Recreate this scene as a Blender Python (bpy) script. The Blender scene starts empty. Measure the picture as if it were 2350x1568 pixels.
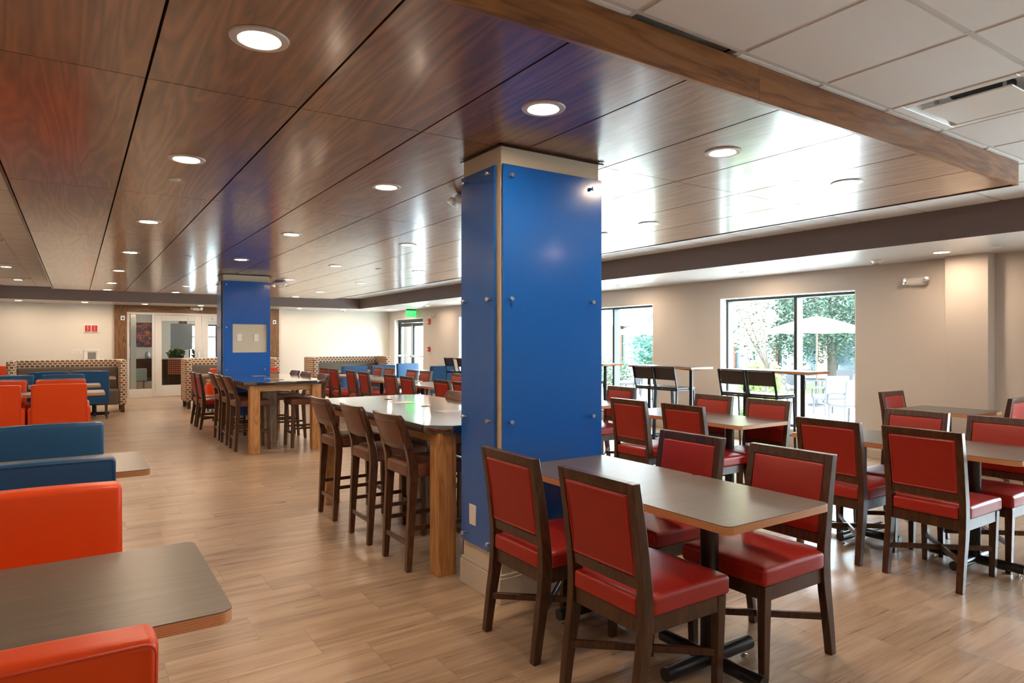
import bpy, bmesh, math, random
from math import sin, cos, pi, radians, sqrt
from mathutils import Vector, Matrix
random.seed(7)
S = bpy.context.scene
COL = S.collection

# ---------------------------------------------------------------- camera
YAW = math.atan2(1002, 1508)
cam = bpy.data.cameras.new('camera'); camo = bpy.data.objects.new('camera', cam); COL.objects.link(camo)
camo.location = (0, 0, 1.41)
camo.rotation_euler = (pi/2, 0, -YAW)
cam.sensor_width = 36; cam.lens = 36*1508/2350
cam.shift_x = 0; cam.shift_y = (786-784)/2350
cam.clip_start = 0.05; cam.clip_end = 300
S.camera = camo
# ---------------------------------------------------------------- world, sun, exposure
S.view_settings.view_transform = 'Standard'; S.view_settings.look = 'None'
S.view_settings.gamma = 1; S.view_settings.use_curve_mapping = False
S.view_settings.exposure = 1.78
w = bpy.data.worlds.new('world'); S.world = w; w.use_nodes = True
bg = w.node_tree.nodes['Background']; bg.inputs[0].default_value = (0.74, 0.87, 1.0, 1); bg.inputs[1].default_value = 9.0
sun = bpy.data.lights.new('sun', 'SUN'); sun.energy = 8; sun.angle = radians(1.0); sun.color = (1, .96, .88)
suno = bpy.data.objects.new('sun', sun); COL.objects.link(suno)
suno.rotation_euler = (radians(28), radians(-30), 0)
LAMP = 82.0      # strength of the downlight lenses
def portal(y0, y1, z0, z1):
    l = bpy.data.lights.new('daylight_portal', 'AREA'); l.shape = 'RECTANGLE'; l.size = y1-y0; l.size_y = z1-z0
    l.cycles.is_portal = True
    o = bpy.data.objects.new('daylight_portal', l); COL.objects.link(o)
    o.location = (8.42, (y0+y1)/2, (z0+z1)/2); o.rotation_euler = (radians(90), 0, radians(90))
    # area lights shine along local -Z: turn it towards the room (-X)
    o.rotation_euler = Vector((1, 0, 0)).to_track_quat('Z', 'Y').to_euler()
    l.size, l.size_y = (y1-y0), (z1-z0)

# ---------------------------------------------------------------- materials
def mat(name, color, rough=.5, metal=0, coat=0, coat_rough=.05, spec=.5, **k):
    m = bpy.data.materials.new(name); m.use_nodes = True
    b = m.node_tree.nodes['Principled BSDF']
    b.inputs['Base Color'].default_value = (*color, 1); b.inputs['Roughness'].default_value = rough
    b.inputs['Metallic'].default_value = metal; b.inputs['Coat Weight'].default_value = coat
    b.inputs['Coat Roughness'].default_value = coat_rough; b.inputs['Specular IOR Level'].default_value = spec
    return m
class NT:
    def __init__(s, m): s.m = m; s.t = m.node_tree; s.b = s.t.nodes['Principled BSDF']
    def n(s, typ, **k):
        x = s.t.nodes.new(typ)
        for a, v in k.items(): setattr(x, a, v)
        return x
    def l(s, a, b): s.t.links.new(a, b)
    def math(s, op, a, b=None):
        x = s.n('ShaderNodeMath', operation=op)
        for i, v in enumerate((a, b)):
            if v is None: continue
            if isinstance(v, (int, float)): x.inputs[i].default_value = v
            else: s.l(v, x.inputs[i])
        return x.outputs[0]
    def ramp(s, fac, stops, interp='LINEAR'):
        r = s.n('ShaderNodeValToRGB'); r.color_ramp.interpolation = interp
        el = r.color_ramp.elements
        while len(el) > 1: el.remove(el[-1])
        el[0].position = stops[0][0]; el[0].color = (*stops[0][1], 1)
        for p, c in stops[1:]:
            e = el.new(p); e.color = (*c, 1)
        s.l(fac, r.inputs[0]); return r.outputs[0]
    def noise(s, vec, scale, detail=4, rough=.5, dist=0):
        x = s.n('ShaderNodeTexNoise'); x.inputs['Scale'].default_value = scale; x.inputs['Detail'].default_value = detail
        x.inputs['Roughness'].default_value = rough; x.inputs['Distortion'].default_value = dist
        s.l(vec, x.inputs['Vector']); return x.outputs['Fac']
    def coords(s, scale=(1, 1, 1), rnd=True, rot=(0, 0, 0), kind='Object'):
        tc = s.n('ShaderNodeTexCoord').outputs[kind]
        mp = s.n('ShaderNodeMapping'); mp.inputs['Scale'].default_value = scale; mp.inputs['Rotation'].default_value = rot
        s.l(tc, mp.inputs[0])
        if rnd:
            oi = s.n('ShaderNodeObjectInfo'); v = s.n('ShaderNodeVectorMath', operation='SCALE')
            c = s.n('ShaderNodeCombineXYZ'); s.l(oi.outputs['Random'], c.inputs[0]); s.l(oi.outputs['Random'], c.inputs[1]); s.l(oi.outputs['Random'], c.inputs[2])
            s.l(c.outputs[0], v.inputs[0]); v.inputs['Scale'].default_value = 37.0
            s.l(v.outputs[0], mp.inputs['Location'])
        return mp.outputs[0]
    def bump(s, h, strength=.2, dist=.002):
        b = s.n('ShaderNodeBump'); b.inputs['Strength'].default_value = strength; b.inputs['Distance'].default_value = dist
        s.l(h, b.inputs['Height']); s.l(b.outputs[0], s.b.inputs['Normal'])
def wood(name, dark, mid, light, scale, rough=.35, coat=0, coat_rough=.1, fig=1.5, bump=.05, fine=1, spec=.5, rings=9.0, ringw=.9):
    """grain runs along the axis with the smallest scale"""
    m = mat(name, mid, rough, coat=coat, coat_rough=coat_rough, spec=spec); t = NT(m)
    v = t.coords(scale)
    a = t.noise(v, 1.0, 3, .55, fig)
    a2 = t.math('MULTIPLY', a, rings); a3 = t.math('FRACT', a2)
    tri = t.math('ABSOLUTE', t.math('SUBTRACT', a3, .5))
    f = t.noise(v, 6*fine, 6, .7, .3)
    x = t.math('ADD', t.math('MULTIPLY', tri, ringw), t.math('MULTIPLY', f, 1.07-.5*ringw))
    x = t.math('SUBTRACT', x, .08 if ringw > .8 else .06)
    c = t.ramp(x, [(.12, dark), (.42, mid), (.78, light)])
    t.l(c, t.b.inputs['Base Color'])
    t.bump(x, bump, .001)
    return m
M = {}
M['canopy'] = wood('walnut_veneer', (.055, .017, .007), (.175, .059, .022), (.35, .135, .050), (3.8, .34, 3.8), rough=.30, coat=.75, coat_rough=.15, fig=.55, bump=.01, rings=12, ringw=.72)
M['canopy'].node_tree.nodes['Principled BSDF'].inputs['IOR'].default_value = 1.75
M['fascia'] = wood('walnut_fascia', (.13, .045, .012), (.29, .12, .034), (.40, .19, .065), (.55, 3, 4.5), rough=.35, fig=.9, coat=.15, coat_rough=.3, rings=8, ringw=.85)
M['doorwood'] = wood('door_surround_wood', (.07, .03, .01), (.17, .08, .028), (.26, .13, .05), (7, 7, .8), rough=.45, fig=1)
M['doorwoodh'] = wood('door_header_wood', (.07, .03, .01), (.17, .08, .028), (.26, .13, .05), (.8, 7, 7), rough=.45, fig=1)
M['ash'] = wood('oak_post', (.30, .125, .035), (.47, .225, .075), (.58, .31, .12), (9, 9, .9), rough=.4, fig=.8)
M['ashh'] = wood('oak_apron', (.36, .18, .06), (.52, .29, .11), (.62, .37, .16), (1, 9, 9), rough=.4, fig=1.2)
M['greywood'] = wood('grey_oak_panel', (.20, .14, .09), (.32, .23, .155), (.42, .32, .22), (9, 9, .9), rough=.5, fig=.8)
M['frame'] = wood('dark_walnut_frame', (.030, .009, .003), (.056, .0195, .006), (.088, .033, .011), (8, 8, 1.4), rough=.33, fig=.8, coat=.2, coat_rough=.2)
M['stoolwood'] = wood('stool_walnut_frame', (.034, .012, .005), (.07, .027, .010), (.115, .046, .018), (8, 8, 1.4), rough=.3, fig=.8, coat=.3, coat_rough=.2)
M['laminate'] = wood('grey_brown_laminate', (.060, .048, .038), (.105, .086, .070), (.155, .130, .108), (.6, 14, 10), rough=.33, fig=.1, spec=.6, bump=.01, rings=2, ringw=.2)
M['laminate_y'] = M['laminate']
def ply():
    m = mat('plywood_edge', (.55, .25, .10), .5); t = NT(m)
    v = t.coords((1, 1, 1), rnd=False); sep = t.n('ShaderNodeSeparateXYZ'); t.l(v, sep.inputs[0])
    nz = t.noise(t.coords((3, 3, 60)), 3, 3)
    z = t.math('FRACT', t.math('ADD', t.math('MULTIPLY', sep.outputs[2], 190), t.math('MULTIPLY', nz, .6)))
    c = t.ramp(z, [(.0, (.36, .13, .045)), (.3, (.58, .27, .11)), (.7, (.66, .36, .17)), (1, (.5, .2, .08))])
    t.l(c, t.b.inputs['Base Color']); return m
M['ply'] = ply()
def leather(name, c, rough=.38, bump=.12, scale=260):
    m = mat(name, c, rough, spec=.45); t = NT(m)
    v = t.coords((1, 1, 1), rnd=False)
    n1 = t.n('ShaderNodeTexVoronoi'); n1.inputs['Scale'].default_value = scale; t.l(v, n1.inputs['Vector'])
    n2 = t.noise(v, 9, 4)
    h = t.math('ADD', t.math('MULTIPLY', n1.outputs['Distance'], .5), n2)
    r = t.n('ShaderNodeMapRange'); t.l(n2, r.inputs[0]); r.inputs[3].default_value = rough-.07; r.inputs[4].default_value = rough+.09
    t.l(r.outputs[0], t.b.inputs['Roughness'])
    t.bump(h, bump, .0012); return m
M['red'] = leather('red_leather', (.35, .017, .010))
M['redback'] = leather('red_vinyl_back', (.30, .0135, .005), .42)
M['redpipe'] = mat('red_piping', (.36, .012, .016), .4)
M['orange'] = leather('orange_vinyl', (.72, .062, .003), .36, .05)
M['orangeseam'] = mat('orange_piping', (.62, .05, .01), .4)
M['blue'] = leather('blue_vinyl', (.010, .080, .205), .36, .05)
M['blueseam'] = mat('blue_piping', (.014, .06, .16), .4)
M['brown'] = leather('brown_leather', (.155, .058, .034), .34, .1)
M['brownseam'] = mat('brown_piping', (.085, .028, .016), .4)
M['taupe'] = leather('taupe_vinyl', (.13, .10, .075), .4, .05)
M['acrylic'] = mat('blue_acrylic', (.004, .105, .46), .22, coat=.4, coat_rough=.12)
M['steel'] = mat('brushed_steel', (.62, .62, .62), .3, 1)
M['chrome'] = mat('chrome', (.8, .8, .8), .12, 1)
M['black'] = mat('black_metal', (.008, .009, .011), .32, spec=.6)
M['graphite'] = mat('graphite_metal', (.03, .035, .04), .3, .6)
M['stoolback'] = mat('dark_brown_laminate', (.035, .024, .02), .38)
M['bronze'] = mat('bronze_aluminium', (.035, .04, .036), .4, .3)
M['stone'] = mat('black_stone', (.014, .014, .016), .12, spec=1.0, coat=1, coat_rough=.08); M['stone'].node_tree.nodes['Principled BSDF'].inputs['IOR'].default_value = 1.75
M['plastic'] = mat('white_plastic', (.72, .71, .68), .4)
M['wplate'] = mat('white_plate', (.8, .79, .76), .35)
M['slot'] = mat('dark_slot', (.01, .01, .01), .8)
M['trimring'] = mat('downlight_trim', (.66, .64, .61), .35)
M['dooraluminium'] = mat('painted_white_door', (.64, .63, .61), .42)
M['redplastic'] = mat('red_plastic', (.55, .02, .02), .4)
M['grout'] = mat('tbar_white', (.62, .61, .59), .5)
def plaster(name, c, rough=.75):
    m = mat(name, c, rough, spec=.3); t = NT(m); v = t.coords(rnd=False)
    n = t.noise(v, 180, 3); t.bump(n, .06, .002)
    return m
M['wall'] = plaster('beige_paint', (.60, .54, .49))
M['wallback'] = plaster('cream_paint', (.72, .685, .62))
M['colpaint'] = plaster('column_paint', (.62, .55, .44))
M['basebd'] = plaster('baseboard_paint', (.56, .50, .43), .5)
M['bulk'] = plaster('taupe_bulkhead_paint', (.21, .168, .158), .45)
M['soffit'] = mat('satin_soffit_paint', (.58, .55, .52), .30, spec=.6)
M['tile'] = plaster('ceiling_tile', (.80, .80, .79))
M['reveal'] = plaster('white_reveal', (.85, .85, .83))
def glass():
    m = bpy.data.materials.new('window_glass'); m.use_nodes = True; t = m.node_tree
    for n in list(t.nodes): t.nodes.remove(n)
    o = t.nodes.new('ShaderNodeOutputMaterial'); a = t.nodes.new('ShaderNodeBsdfTransparent'); g = t.nodes.new('ShaderNodeBsdfGlossy')
    g.inputs['Roughness'].default_value = .02; x = t.nodes.new('ShaderNodeMixShader'); f = t.nodes.new('ShaderNodeFresnel'); f.inputs[0].default_value = 1.35
    a.inputs[0].default_value = (.93, .96, .95, 1)
    ge = t.nodes.new('ShaderNodeNewGeometry'); mm = t.nodes.new('ShaderNodeMath'); mm.operation = 'SUBTRACT'; mm.inputs[0].default_value = 1; t.links.new(ge.outputs['Backfacing'], mm.inputs[1]); m2 = t.nodes.new('ShaderNodeMath'); m2.operation = 'MULTIPLY'; t.links.new(f.outputs[0], m2.inputs[0]); t.links.new(mm.outputs[0], m2.inputs[1]); t.links.new(m2.outputs[0], x.inputs[0]); t.links.new(a.outputs[0], x.inputs[1]); t.links.new(g.outputs[0], x.inputs[2]); t.links.new(x.outputs[0], o.inputs[0])
    return m
M['glass'] = glass()
def emit(name, c, s):
    m = bpy.data.materials.new(name); m.use_nodes = True; b = m.node_tree.nodes['Principled BSDF']
    b.inputs['Base Color'].default_value = (*c, 1); b.inputs['Emission Color'].default_value = (*c, 1); b.inputs['Emission Strength'].default_value = s
    return m
M['lens'] = emit('lamp_lens', (1.0, .76, .54), LAMP)
M['exitgreen'] = emit('exit_green', (.03, .72, .12), .62)
def floor_mat():
    m = mat('wood_look_tile', (.5, .35, .22), .3, spec=.5); t = NT(m); L, W = .61, .3035
    tc = t.n('ShaderNodeTexCoord').outputs['Object']; sp = t.n('ShaderNodeSeparateXYZ'); t.l(tc, sp.inputs[0])
    X, Y = sp.outputs[0], sp.outputs[1]
    ry = t.math('DIVIDE', t.math('SUBTRACT', Y, .2205), W); row = t.math('FLOOR', ry)
    rx = t.math('DIVIDE', t.math('ADD', t.math('SUBTRACT', X, 2.765), t.math('MULTIPLY', row, L*.3333)), L); cell = t.math('FLOOR', rx)
    fx = t.math('FRACT', rx); fy = t.math('FRACT', ry)
    dx = t.math('MULTIPLY', t.math('MINIMUM', fx, t.math('SUBTRACT', 1, fx)), L); dy = t.math('MULTIPLY', t.math('MINIMUM', fy, t.math('SUBTRACT', 1, fy)), W)
    d = t.math('MINIMUM', dx, dy); g = t.math('LESS_THAN', d, .0016)
    cx = t.n('ShaderNodeCombineXYZ'); t.l(row, cx.inputs[0]); t.l(cell, cx.inputs[1])
    wn = t.n('ShaderNodeTexWhiteNoise', noise_dimensions='2D'); t.l(cx.outputs[0], wn.inputs['Vector'])
    r = wn.outputs['Value']
    gv = t.n('ShaderNodeCombineXYZ'); t.l(t.math('ADD', t.math('MULTIPLY', X, 1.1), t.math('MULTIPLY', r, 31)), gv.inputs[0])
    t.l(t.math('ADD', t.math('MULTIPLY', Y, 9.0), t.math('MULTIPLY', r, 17)), gv.inputs[1]); t.l(t.math('MULTIPLY', r, 5), gv.inputs[2])
    n1 = t.noise(gv.outputs[0], 1.3, 3, .55, .6); gs = t.n('ShaderNodeVectorMath', operation='MULTIPLY'); t.l(gv.outputs[0], gs.inputs[0]); gs.inputs[1].default_value = (.45, 2.2, 1); n2 = t.noise(gs.outputs[0], 3.2, 4, .6, .2)
    v = t.math('ADD', t.math('MULTIPLY', n1, .62), t.math('MULTIPLY', n2, .38)); v = t.math('ADD', v, t.math('MULTIPLY', t.math('SUBTRACT', r, .5), .10))
    c = t.ramp(v, [(.26, (.22, .148, .098)), (.40, (.29, .200, .134)), (.50, (.375, .265, .180)), (.60, (.44, .322, .225)), (.74, (.49, .365, .262))])
    mx = t.n('ShaderNodeMix', data_type='RGBA'); t.l(g, mx.inputs['Factor']); t.l(c, mx.inputs['A']); mx.inputs['B'].default_value = (.24, .18, .13, 1)
    t.l(mx.outputs['Result'], t.b.inputs['Base Color'])
    t.l(t.math('ADD', .22, t.math('MULTIPLY', n2, .16)), t.b.inputs['Roughness'])
    h = t.math('ADD', t.math('MULTIPLY', t.math('MINIMUM', d, .003), 300), t.math('MULTIPLY', n2, .25)); t.bump(h, .12, .001)
    return m
M['floor'] = floor_mat()
def pattern():
    m = mat('patterned_fabric', (.4, .3, .2), .85, spec=.2); t = NT(m)
    tc = t.n('ShaderNodeTexCoord').outputs['Object']; sp = t.n('ShaderNodeSeparateXYZ'); t.l(tc, sp.inputs[0])
    # run along X on faces seen from the front and along Y on the sides
    u = t.math('ADD', sp.outputs[0], sp.outputs[1]); z = sp.outputs[2]
    H, Wd = .048, .082
    rz = t.math('DIVIDE', z, H); row = t.math('FLOOR', rz)
    ru = t.math('ADD', t.math('DIVIDE', u, Wd), t.math('MULTIPLY', row, .5))
    a = t.math('ABSOLUTE', t.math('SUBTRACT', t.math('FRACT', ru), .5)); b = t.math('ABSOLUTE', t.math('SUBTRACT', t.math('FRACT', rz), .5))
    e = t.math('MAXIMUM', t.math('MULTIPLY', b, 1.0), t.math('ADD', t.math('MULTIPLY', a, .92), t.math('MULTIPLY', b, .5)))
    m3 = t.math('MODULO', t.math('ABSOLUTE', row), 4)
    core = t.ramp(t.math('DIVIDE', m3, 4), [(0, (.42, .09, .045)), (.2, (.16, .15, .09)), (.45, (.42, .17, .07)), (.7, (.10, .085, .05))], 'CONSTANT')
    ring = t.ramp(e, [(0, (.0,)*3), (.26, (.0,)*3), (.30, (.5,)*3), (.47, (.5,)*3), (.50, (1,)*3)], 'CONSTANT')
    mx = t.n('ShaderNodeMix', data_type='RGBA'); t.l(t.math('GREATER_THAN', e, .33), mx.inputs['Factor']); t.l(core, mx.inputs['A']); mx.inputs['B'].default_value = (.24, .16, .09, 1)
    m2 = t.n('ShaderNodeMix', data_type='RGBA'); t.l(t.math('GREATER_THAN', e, .425), m2.inputs['Factor']); t.l(mx.outputs['Result'], m2.inputs['A']); m2.inputs['B'].default_value = (.68, .60, .48, 1)
    t.l(m2.outputs['Result'], t.b.inputs['Base Color']); return m
M['pattern'] = pattern()

# ---------------------------------------------------------------- mesh helpers
class MB:
    def __init__(s): s.bm = bmesh.new(); s.soft = False
    def _add(s, b2, fn=None):
        if fn:
            for v in b2.verts: v.co = fn(v.co)
        tmp = bpy.data.meshes.new('t'); b2.to_mesh(tmp); b2.free(); s.bm.from_mesh(tmp); bpy.data.meshes.remove(tmp); return s
    def box(s, x0, x1, y0, y1, z0, z1, bev=0, seg=2, fn=None, cuts=0, mtx=None):
        b = bmesh.new(); bmesh.ops.create_cube(b, size=1)
        for v in b.verts: v.co = Vector(((x0+x1)/2+v.co.x*(x1-x0), (y0+y1)/2+v.co.y*(y1-y0), (z0+z1)/2+v.co.z*(z1-z0)))
        if bev: bmesh.ops.bevel(b, geom=list(b.edges), offset=bev, segments=seg, affect='EDGES', profile=.5)
        if cuts: bmesh.ops.subdivide_edges(b, edges=[e for e in b.edges if e.calc_length() > .08], cuts=cuts, use_grid_fill=True)
        if mtx: bmesh.ops.transform(b, matrix=mtx, verts=b.verts)
        return s._add(b, fn)
    def rbox(s, x0, x1, y0, y1, z0, z1, r, n=6, fn=None, mtx=None):
        """rounded cushion-like box"""
        s.soft = True
        b = bmesh.new(); bmesh.ops.create_cube(b, size=1)
        bmesh.ops.subdivide_edges(b, edges=list(b.edges), cuts=n+5, use_grid_fill=True)
        c = Vector(((x0+x1)/2, (y0+y1)/2, (z0+z1)/2)); h = Vector(((x1-x0)/2, (y1-y0)/2, (z1-z0)/2))
        k = n+6
        def rem(t, hh):            # -0.5..0.5 -> position, with rows crowded into the rounded rim
            i = (t+.5)*k; rr = min(r/hh, .95)
            if i <= 3: return -hh+rr*hh*(1-math.tan(pi/4*(1-i/3)))
            if i >= k-3: return hh-rr*hh*(1-math.tan(pi/4*(1-(k-i)/3)))
            return (-1+rr)*hh + (2-2*rr)*hh*((i-3)/(k-6))
        for v in b.verts:
            p = Vector([rem(v.co[i], h[i]) for i in range(3)])
            q = Vector([max(-(h[i]-min(r, h[i]*.95)), min(h[i]-min(r, h[i]*.95), p[i])) for i in range(3)])
            dlt = p-q
            if dlt.length > 1e-9:
                rr = Vector([min(r, h[i]*.95) for i in range(3)])
                dn = Vector([dlt[i]/rr[i] for i in range(3)]); L = dn.length
                mx = max(abs(x) for x in dn)
                if L > 0: dn = dn/L*mx
                p = q+Vector([dn[i]*rr[i] for i in range(3)])
            v.co = c+p
        if mtx: bmesh.ops.transform(b, matrix=mtx, verts=b.verts)
        return s._add(b, fn)
    def prism(s, poly, axis, a0, a1, bev=0, fn=None, seg=2):
        """2D polygon pushed along an axis: axis X takes (y,z), Y takes (x,z), Z takes (x,y)"""
        b = bmesh.new()
        def P(u, v, a): return {'X': (a, u, v), 'Y': (u, a, v), 'Z': (u, v, a)}[axis]
        lo = [b.verts.new(P(u, v, a0)) for u, v in poly]; hi = [b.verts.new(P(u, v, a1)) for u, v in poly]; n = len(poly)
        b.faces.new(lo); b.faces.new(hi[::-1])
        for i in range(n): b.faces.new((lo[i], hi[i], hi[(i+1) % n], lo[(i+1) % n]))
        bmesh.ops.recalc_face_normals(b, faces=b.faces)
        if bev:
            es = [e for e in b.edges if len(e.link_faces) == 2 and e.calc_face_angle(0) > radians(35)]
            bmesh.ops.bevel(b, geom=es, offset=bev, segments=seg, affect='EDGES', profile=.5)
        return s._add(b, fn)
    def tube(s, pts, r, seg=10, closed=False, cap=True, r1=None):
        s.soft = True; b = bmesh.new(); pts = [Vector(p) for p in pts]; n = len(pts); rings = []
        for i, p in enumerate(pts):
            a = pts[(i-1) % n] if (closed or i > 0) else p; c = pts[(i+1) % n] if (closed or i < n-1) else p
            t = (c-a).normalized(); up = Vector((0, 0, 1)) if abs(t.z) < .9 else Vector((1, 0, 0))
            u = t.cross(up).normalized(); v = u.cross(t)
            rr = r if r1 is None else r+(r1-r)*i/(n-1)
            rings.append([b.verts.new(p+u*cos(2*pi*k/seg)*rr+v*sin(2*pi*k/seg)*rr) for k in range(seg)])
        for i in range(n if closed else n-1):
            A, B = rings[i], rings[(i+1) % n]
            for k in range(seg): b.faces.new((A[k], A[(k+1) % seg], B[(k+1) % seg], B[k]))
        if not closed and cap: b.faces.new(rings[0][::-1]); b.faces.new(rings[-1])
        bmesh.ops.recalc_face_normals(b, faces=b.faces)
        return s._add(b)
    def bar(s, p, q, w, h, bev=.002):
        """square bar from p to q"""
        p = Vector(p); q = Vector(q); d = q-p; L = d.length
        m = Matrix.Translation((p+q)/2) @ d.to_track_quat('Z', 'Y').to_matrix().to_4x4()
        return s.box(-w/2, w/2, -h/2, h/2, -L/2, L/2, bev, 1, mtx=m)
    def lathe(s, prof, c=(0, 0, 0), seg=32, mtx=None):
        s.soft = True; b = bmesh.new(); rings = []
        for r, z in prof:
            if r < 1e-6: rings.append([b.verts.new((0, 0, z))])
            else: rings.append([b.verts.new((r*cos(2*pi*k/seg), r*sin(2*pi*k/seg), z)) for k in range(seg)])
        for A, B in zip(rings, rings[1:]):
            for k in range(seg):
                k2 = (k+1) % seg
                if len(A) == 1 and len(B) == 1: continue
                if len(A) == 1: b.faces.new((A[0], B[k], B[k2]))
                elif len(B) == 1: b.faces.new((A[k], A[k2], B[0]))
                else: b.faces.new((A[k], A[k2], B[k2], B[k]))
        bmesh.ops.recalc_face_normals(b, faces=b.faces)
        if mtx: bmesh.ops.transform(b, matrix=mtx, verts=b.verts)
        bmesh.ops.translate(b, verts=b.verts, vec=Vector(c))
        return s._add(b)
    def build(s, name, m, parent=None, loc=(0, 0, 0), rot=(0, 0, 0), angle=None, **props):
        me = bpy.data.meshes.new(name); s.bm.to_mesh(me); s.bm.free()
        ms = m if isinstance(m, (list, tuple)) else [m]
        for x in ms: me.materials.append(M[x] if isinstance(x, str) else x)
        for p in me.polygons: p.use_smooth = True
        me.set_sharp_from_angle(angle=radians(angle or (41 if s.soft else 20)))
        o = bpy.data.objects.new(name, me); COL.objects.link(o); o.location = loc; o.rotation_euler = rot
        if parent: o.parent = parent
        for k, v in props.items(): o[k] = v
        return o
def thing(name, label, cat, loc=(0, 0, 0), rz=0, group=None):
    o = bpy.data.objects.new(name, None); COL.objects.link(o); o.empty_display_size = .1
    o.location = loc; o.rotation_euler = (0, 0, rz); o['label'] = label; o['category'] = cat
    if group: o['group'] = group
    return o
def tag(o, label, cat, group=None):
    o['label'] = label; o['category'] = cat
    if group: o['group'] = group
    return o
def struct(o): o['kind'] = 'structure'; return o
def dup(o, parent=None):
    c = o.copy(); COL.objects.link(c)
    if parent: c.parent = parent
    for ch in list(o.children): dup(ch, c)
    return c
class Proto:
    """first call moves the prototype itself, later calls copy it with its parts"""
    def __init__(s, make, cat): s.o = make(); s.used = False; s.cat = cat
    def place(s, x, y, rz, label, group, z=0):
        o = s.o if not s.used else dup(s.o); s.used = True
        o.location = (x, y, z); o.rotation_euler = (0, 0, rz); o['label'] = label; o['category'] = s.cat
        if group: o['group'] = group
        return o
FX, FNX, FY, FNY = -pi/2, pi/2, 0, pi      # facing +X, -X, +Y, -Y for things modelled facing +Y
def ringpts(x0, x1, z0, z1, r, f, n=5):
    pts = []
    for cx, cz, a0 in ((x1-r, z1-r, 0), (x0+r, z1-r, 90), (x0+r, z0+r, 180), (x1-r, z0+r, 270)):
        for k in range(n+1):
            a = radians(a0+90*k/n); pts.append(f(cx+r*cos(a), cz+r*sin(a)))
    return pts

# ================================================================ STRUCTURE
YB, XR, XL, YN = 19.15, 8.10, -3.4, -4.6
ZS, ZT, ZC = 2.35, 2.64, 2.48         # soffit, tile ceiling, walnut canopy
struct(MB().box(XL-.2, XR+.30, YN-.2, YB+.12, -.1, 0).build('floor', 'floor'))
# right wall with its openings (y0, y1, z0, z1)
WIN = [('window_1', 4.45, 6.52, .22, 2.07, 5.36), ('window_2', 7.90, 10.15, .22, 2.06, 9.02), ('window_3', 12.35, 14.62, .22, 2.06, 13.5),
       ('window_4', -.5, 1.6, .22, 2.07, .45)]
DOOR = (16.68, 18.66, 0, 2.10)
ops = sorted([(a, b, c, d) for _, a, b, c, d, _ in WIN]+[DOOR])
m = MB(); y = YN-.2
for a, b, c, d in ops:
    m.box(XR, XR+.30, y, a, -.1, 3.2)
    if c > 0: m.box(XR, XR+.30, a, b, -.1, c)
    m.box(XR, XR+.30, a, b, d, 3.2); y = b
m.box(XR, XR+.30, y, YB+.2, -.1, 3.2)
struct(m.build('wall_right', 'wall'))
struct(MB().box(7.93, XR, 2.96, 3.37, 0, ZS, .004, 1).build('wall_chase', 'wall')); bpy.data.objects['wall_chase'].name = 'wall_right_chase'
struct(MB().box(XL-.2, XL, YN-.2, YB+.2, -.1, 3.2).build('wall_left', 'wallback'))
struct(MB().box(XL-.2, XR+.3, YN-.2, YN, -.1, 3.2).build('wall_near', 'wallback'))
m = MB(); m.box(XL-.2, .82, YB, YB+.15, -.1, 3.2); m.box(4.79, XR+.3, YB, YB+.15, -.1, 3.2); m.box(.82, 4.79, YB, YB+.15, ZS-.02, 3.2)
struct(m.build('wall_back', 'wallback'))
# roof slab above everything
struct(MB().box(XL-.3, XR+.45, YN-.3, YB+.2, 3.2, 3.4).build('ceiling_slab', 'slot'))
# lowered soffit around the raised tile ceiling
BX, BY = 6.66, 17.75
m = MB(); m.box(BX, XR, YN, BY, ZS, ZT+.2); m.box(XL, XR, BY, YB, ZS, ZT+.2)
struct(m.build('ceiling_soffit', 'soffit'))
m = MB(); m.box(BX-.012, BX, YN, BY, ZS, ZT+.06); m.box(XL, BX, BY-.012, BY, ZS, ZT+.06)
struct(m.build('trim_1', 'bulk'))
# tile ceiling: each cell a lay-in tile, some cells left open as in the photo
m = MB(); gx = [2.345+.61*k for k in range(-10, 8)]; gy = [1.775+.61*k for k in range(-11, 27)]
DIFF = {(3, -1)}            # cell indices (k in x from 2.345, j in y below 1.775) holding the air diffuser
openc = {(-1, 0), (5, 1)}
for kx in range(-10, 8):
    for ky in range(-11, 27):
        x0 = 2.345+.61*kx; y0 = 1.775+.61*ky
        if x0 < XL-.3 or x0 > BX or y0 > BY: continue
        if (kx, ky) in openc or (kx, ky) in {(2, -1)}: continue
        if -.3 < x0 < 4.6 and 2.2 < y0 < 15: continue      # hidden above the canopy
        m.box(x0+.012, min(x0+.598, BX), y0+.012, min(y0+.598, BY), ZT-.006, ZT+.012, .003, 1)
struct(m.build('ceiling', 'tile'))
m = MB()
for x in gx:
    if XL < x < BX: m.box(x-.012, x+.012, YN, BY, ZT-.002, ZT+.02)
for y in gy:
    if YN < y < BY: m.box(XL, BX, y-.012, y+.012, ZT-.001, ZT+.02)
struct(m.build('trim_2', 'grout'))
struct(MB().box(XL, BX, YN, BY, ZT+.16, ZT+.18).build('ceiling_plenum', 'slot'))
# baseboards
m = MB(); prevy = YN
m.box(XR-.014, XR, YN, 2.96, 0, .105, .003, 1); m.box(7.914, 7.93, 2.945, 3.385, 0, .105, .003, 1)
m.box(XR-.014, XR, 3.37, DOOR[0]-.02, 0, .105, .003, 1); m.box(XR-.014, XR, DOOR[1]+.02, YB, 0, .105, .003, 1)
struct(m.build('baseboard_right', 'basebd'))
m = MB(); m.box(XL, .80, YB-.014, YB, 0, .105, .003, 1); m.box(4.80, XR, YB-.014, YB, 0, .105, .003, 1)
struct(m.build('baseboard_back', 'basebd'))
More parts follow.
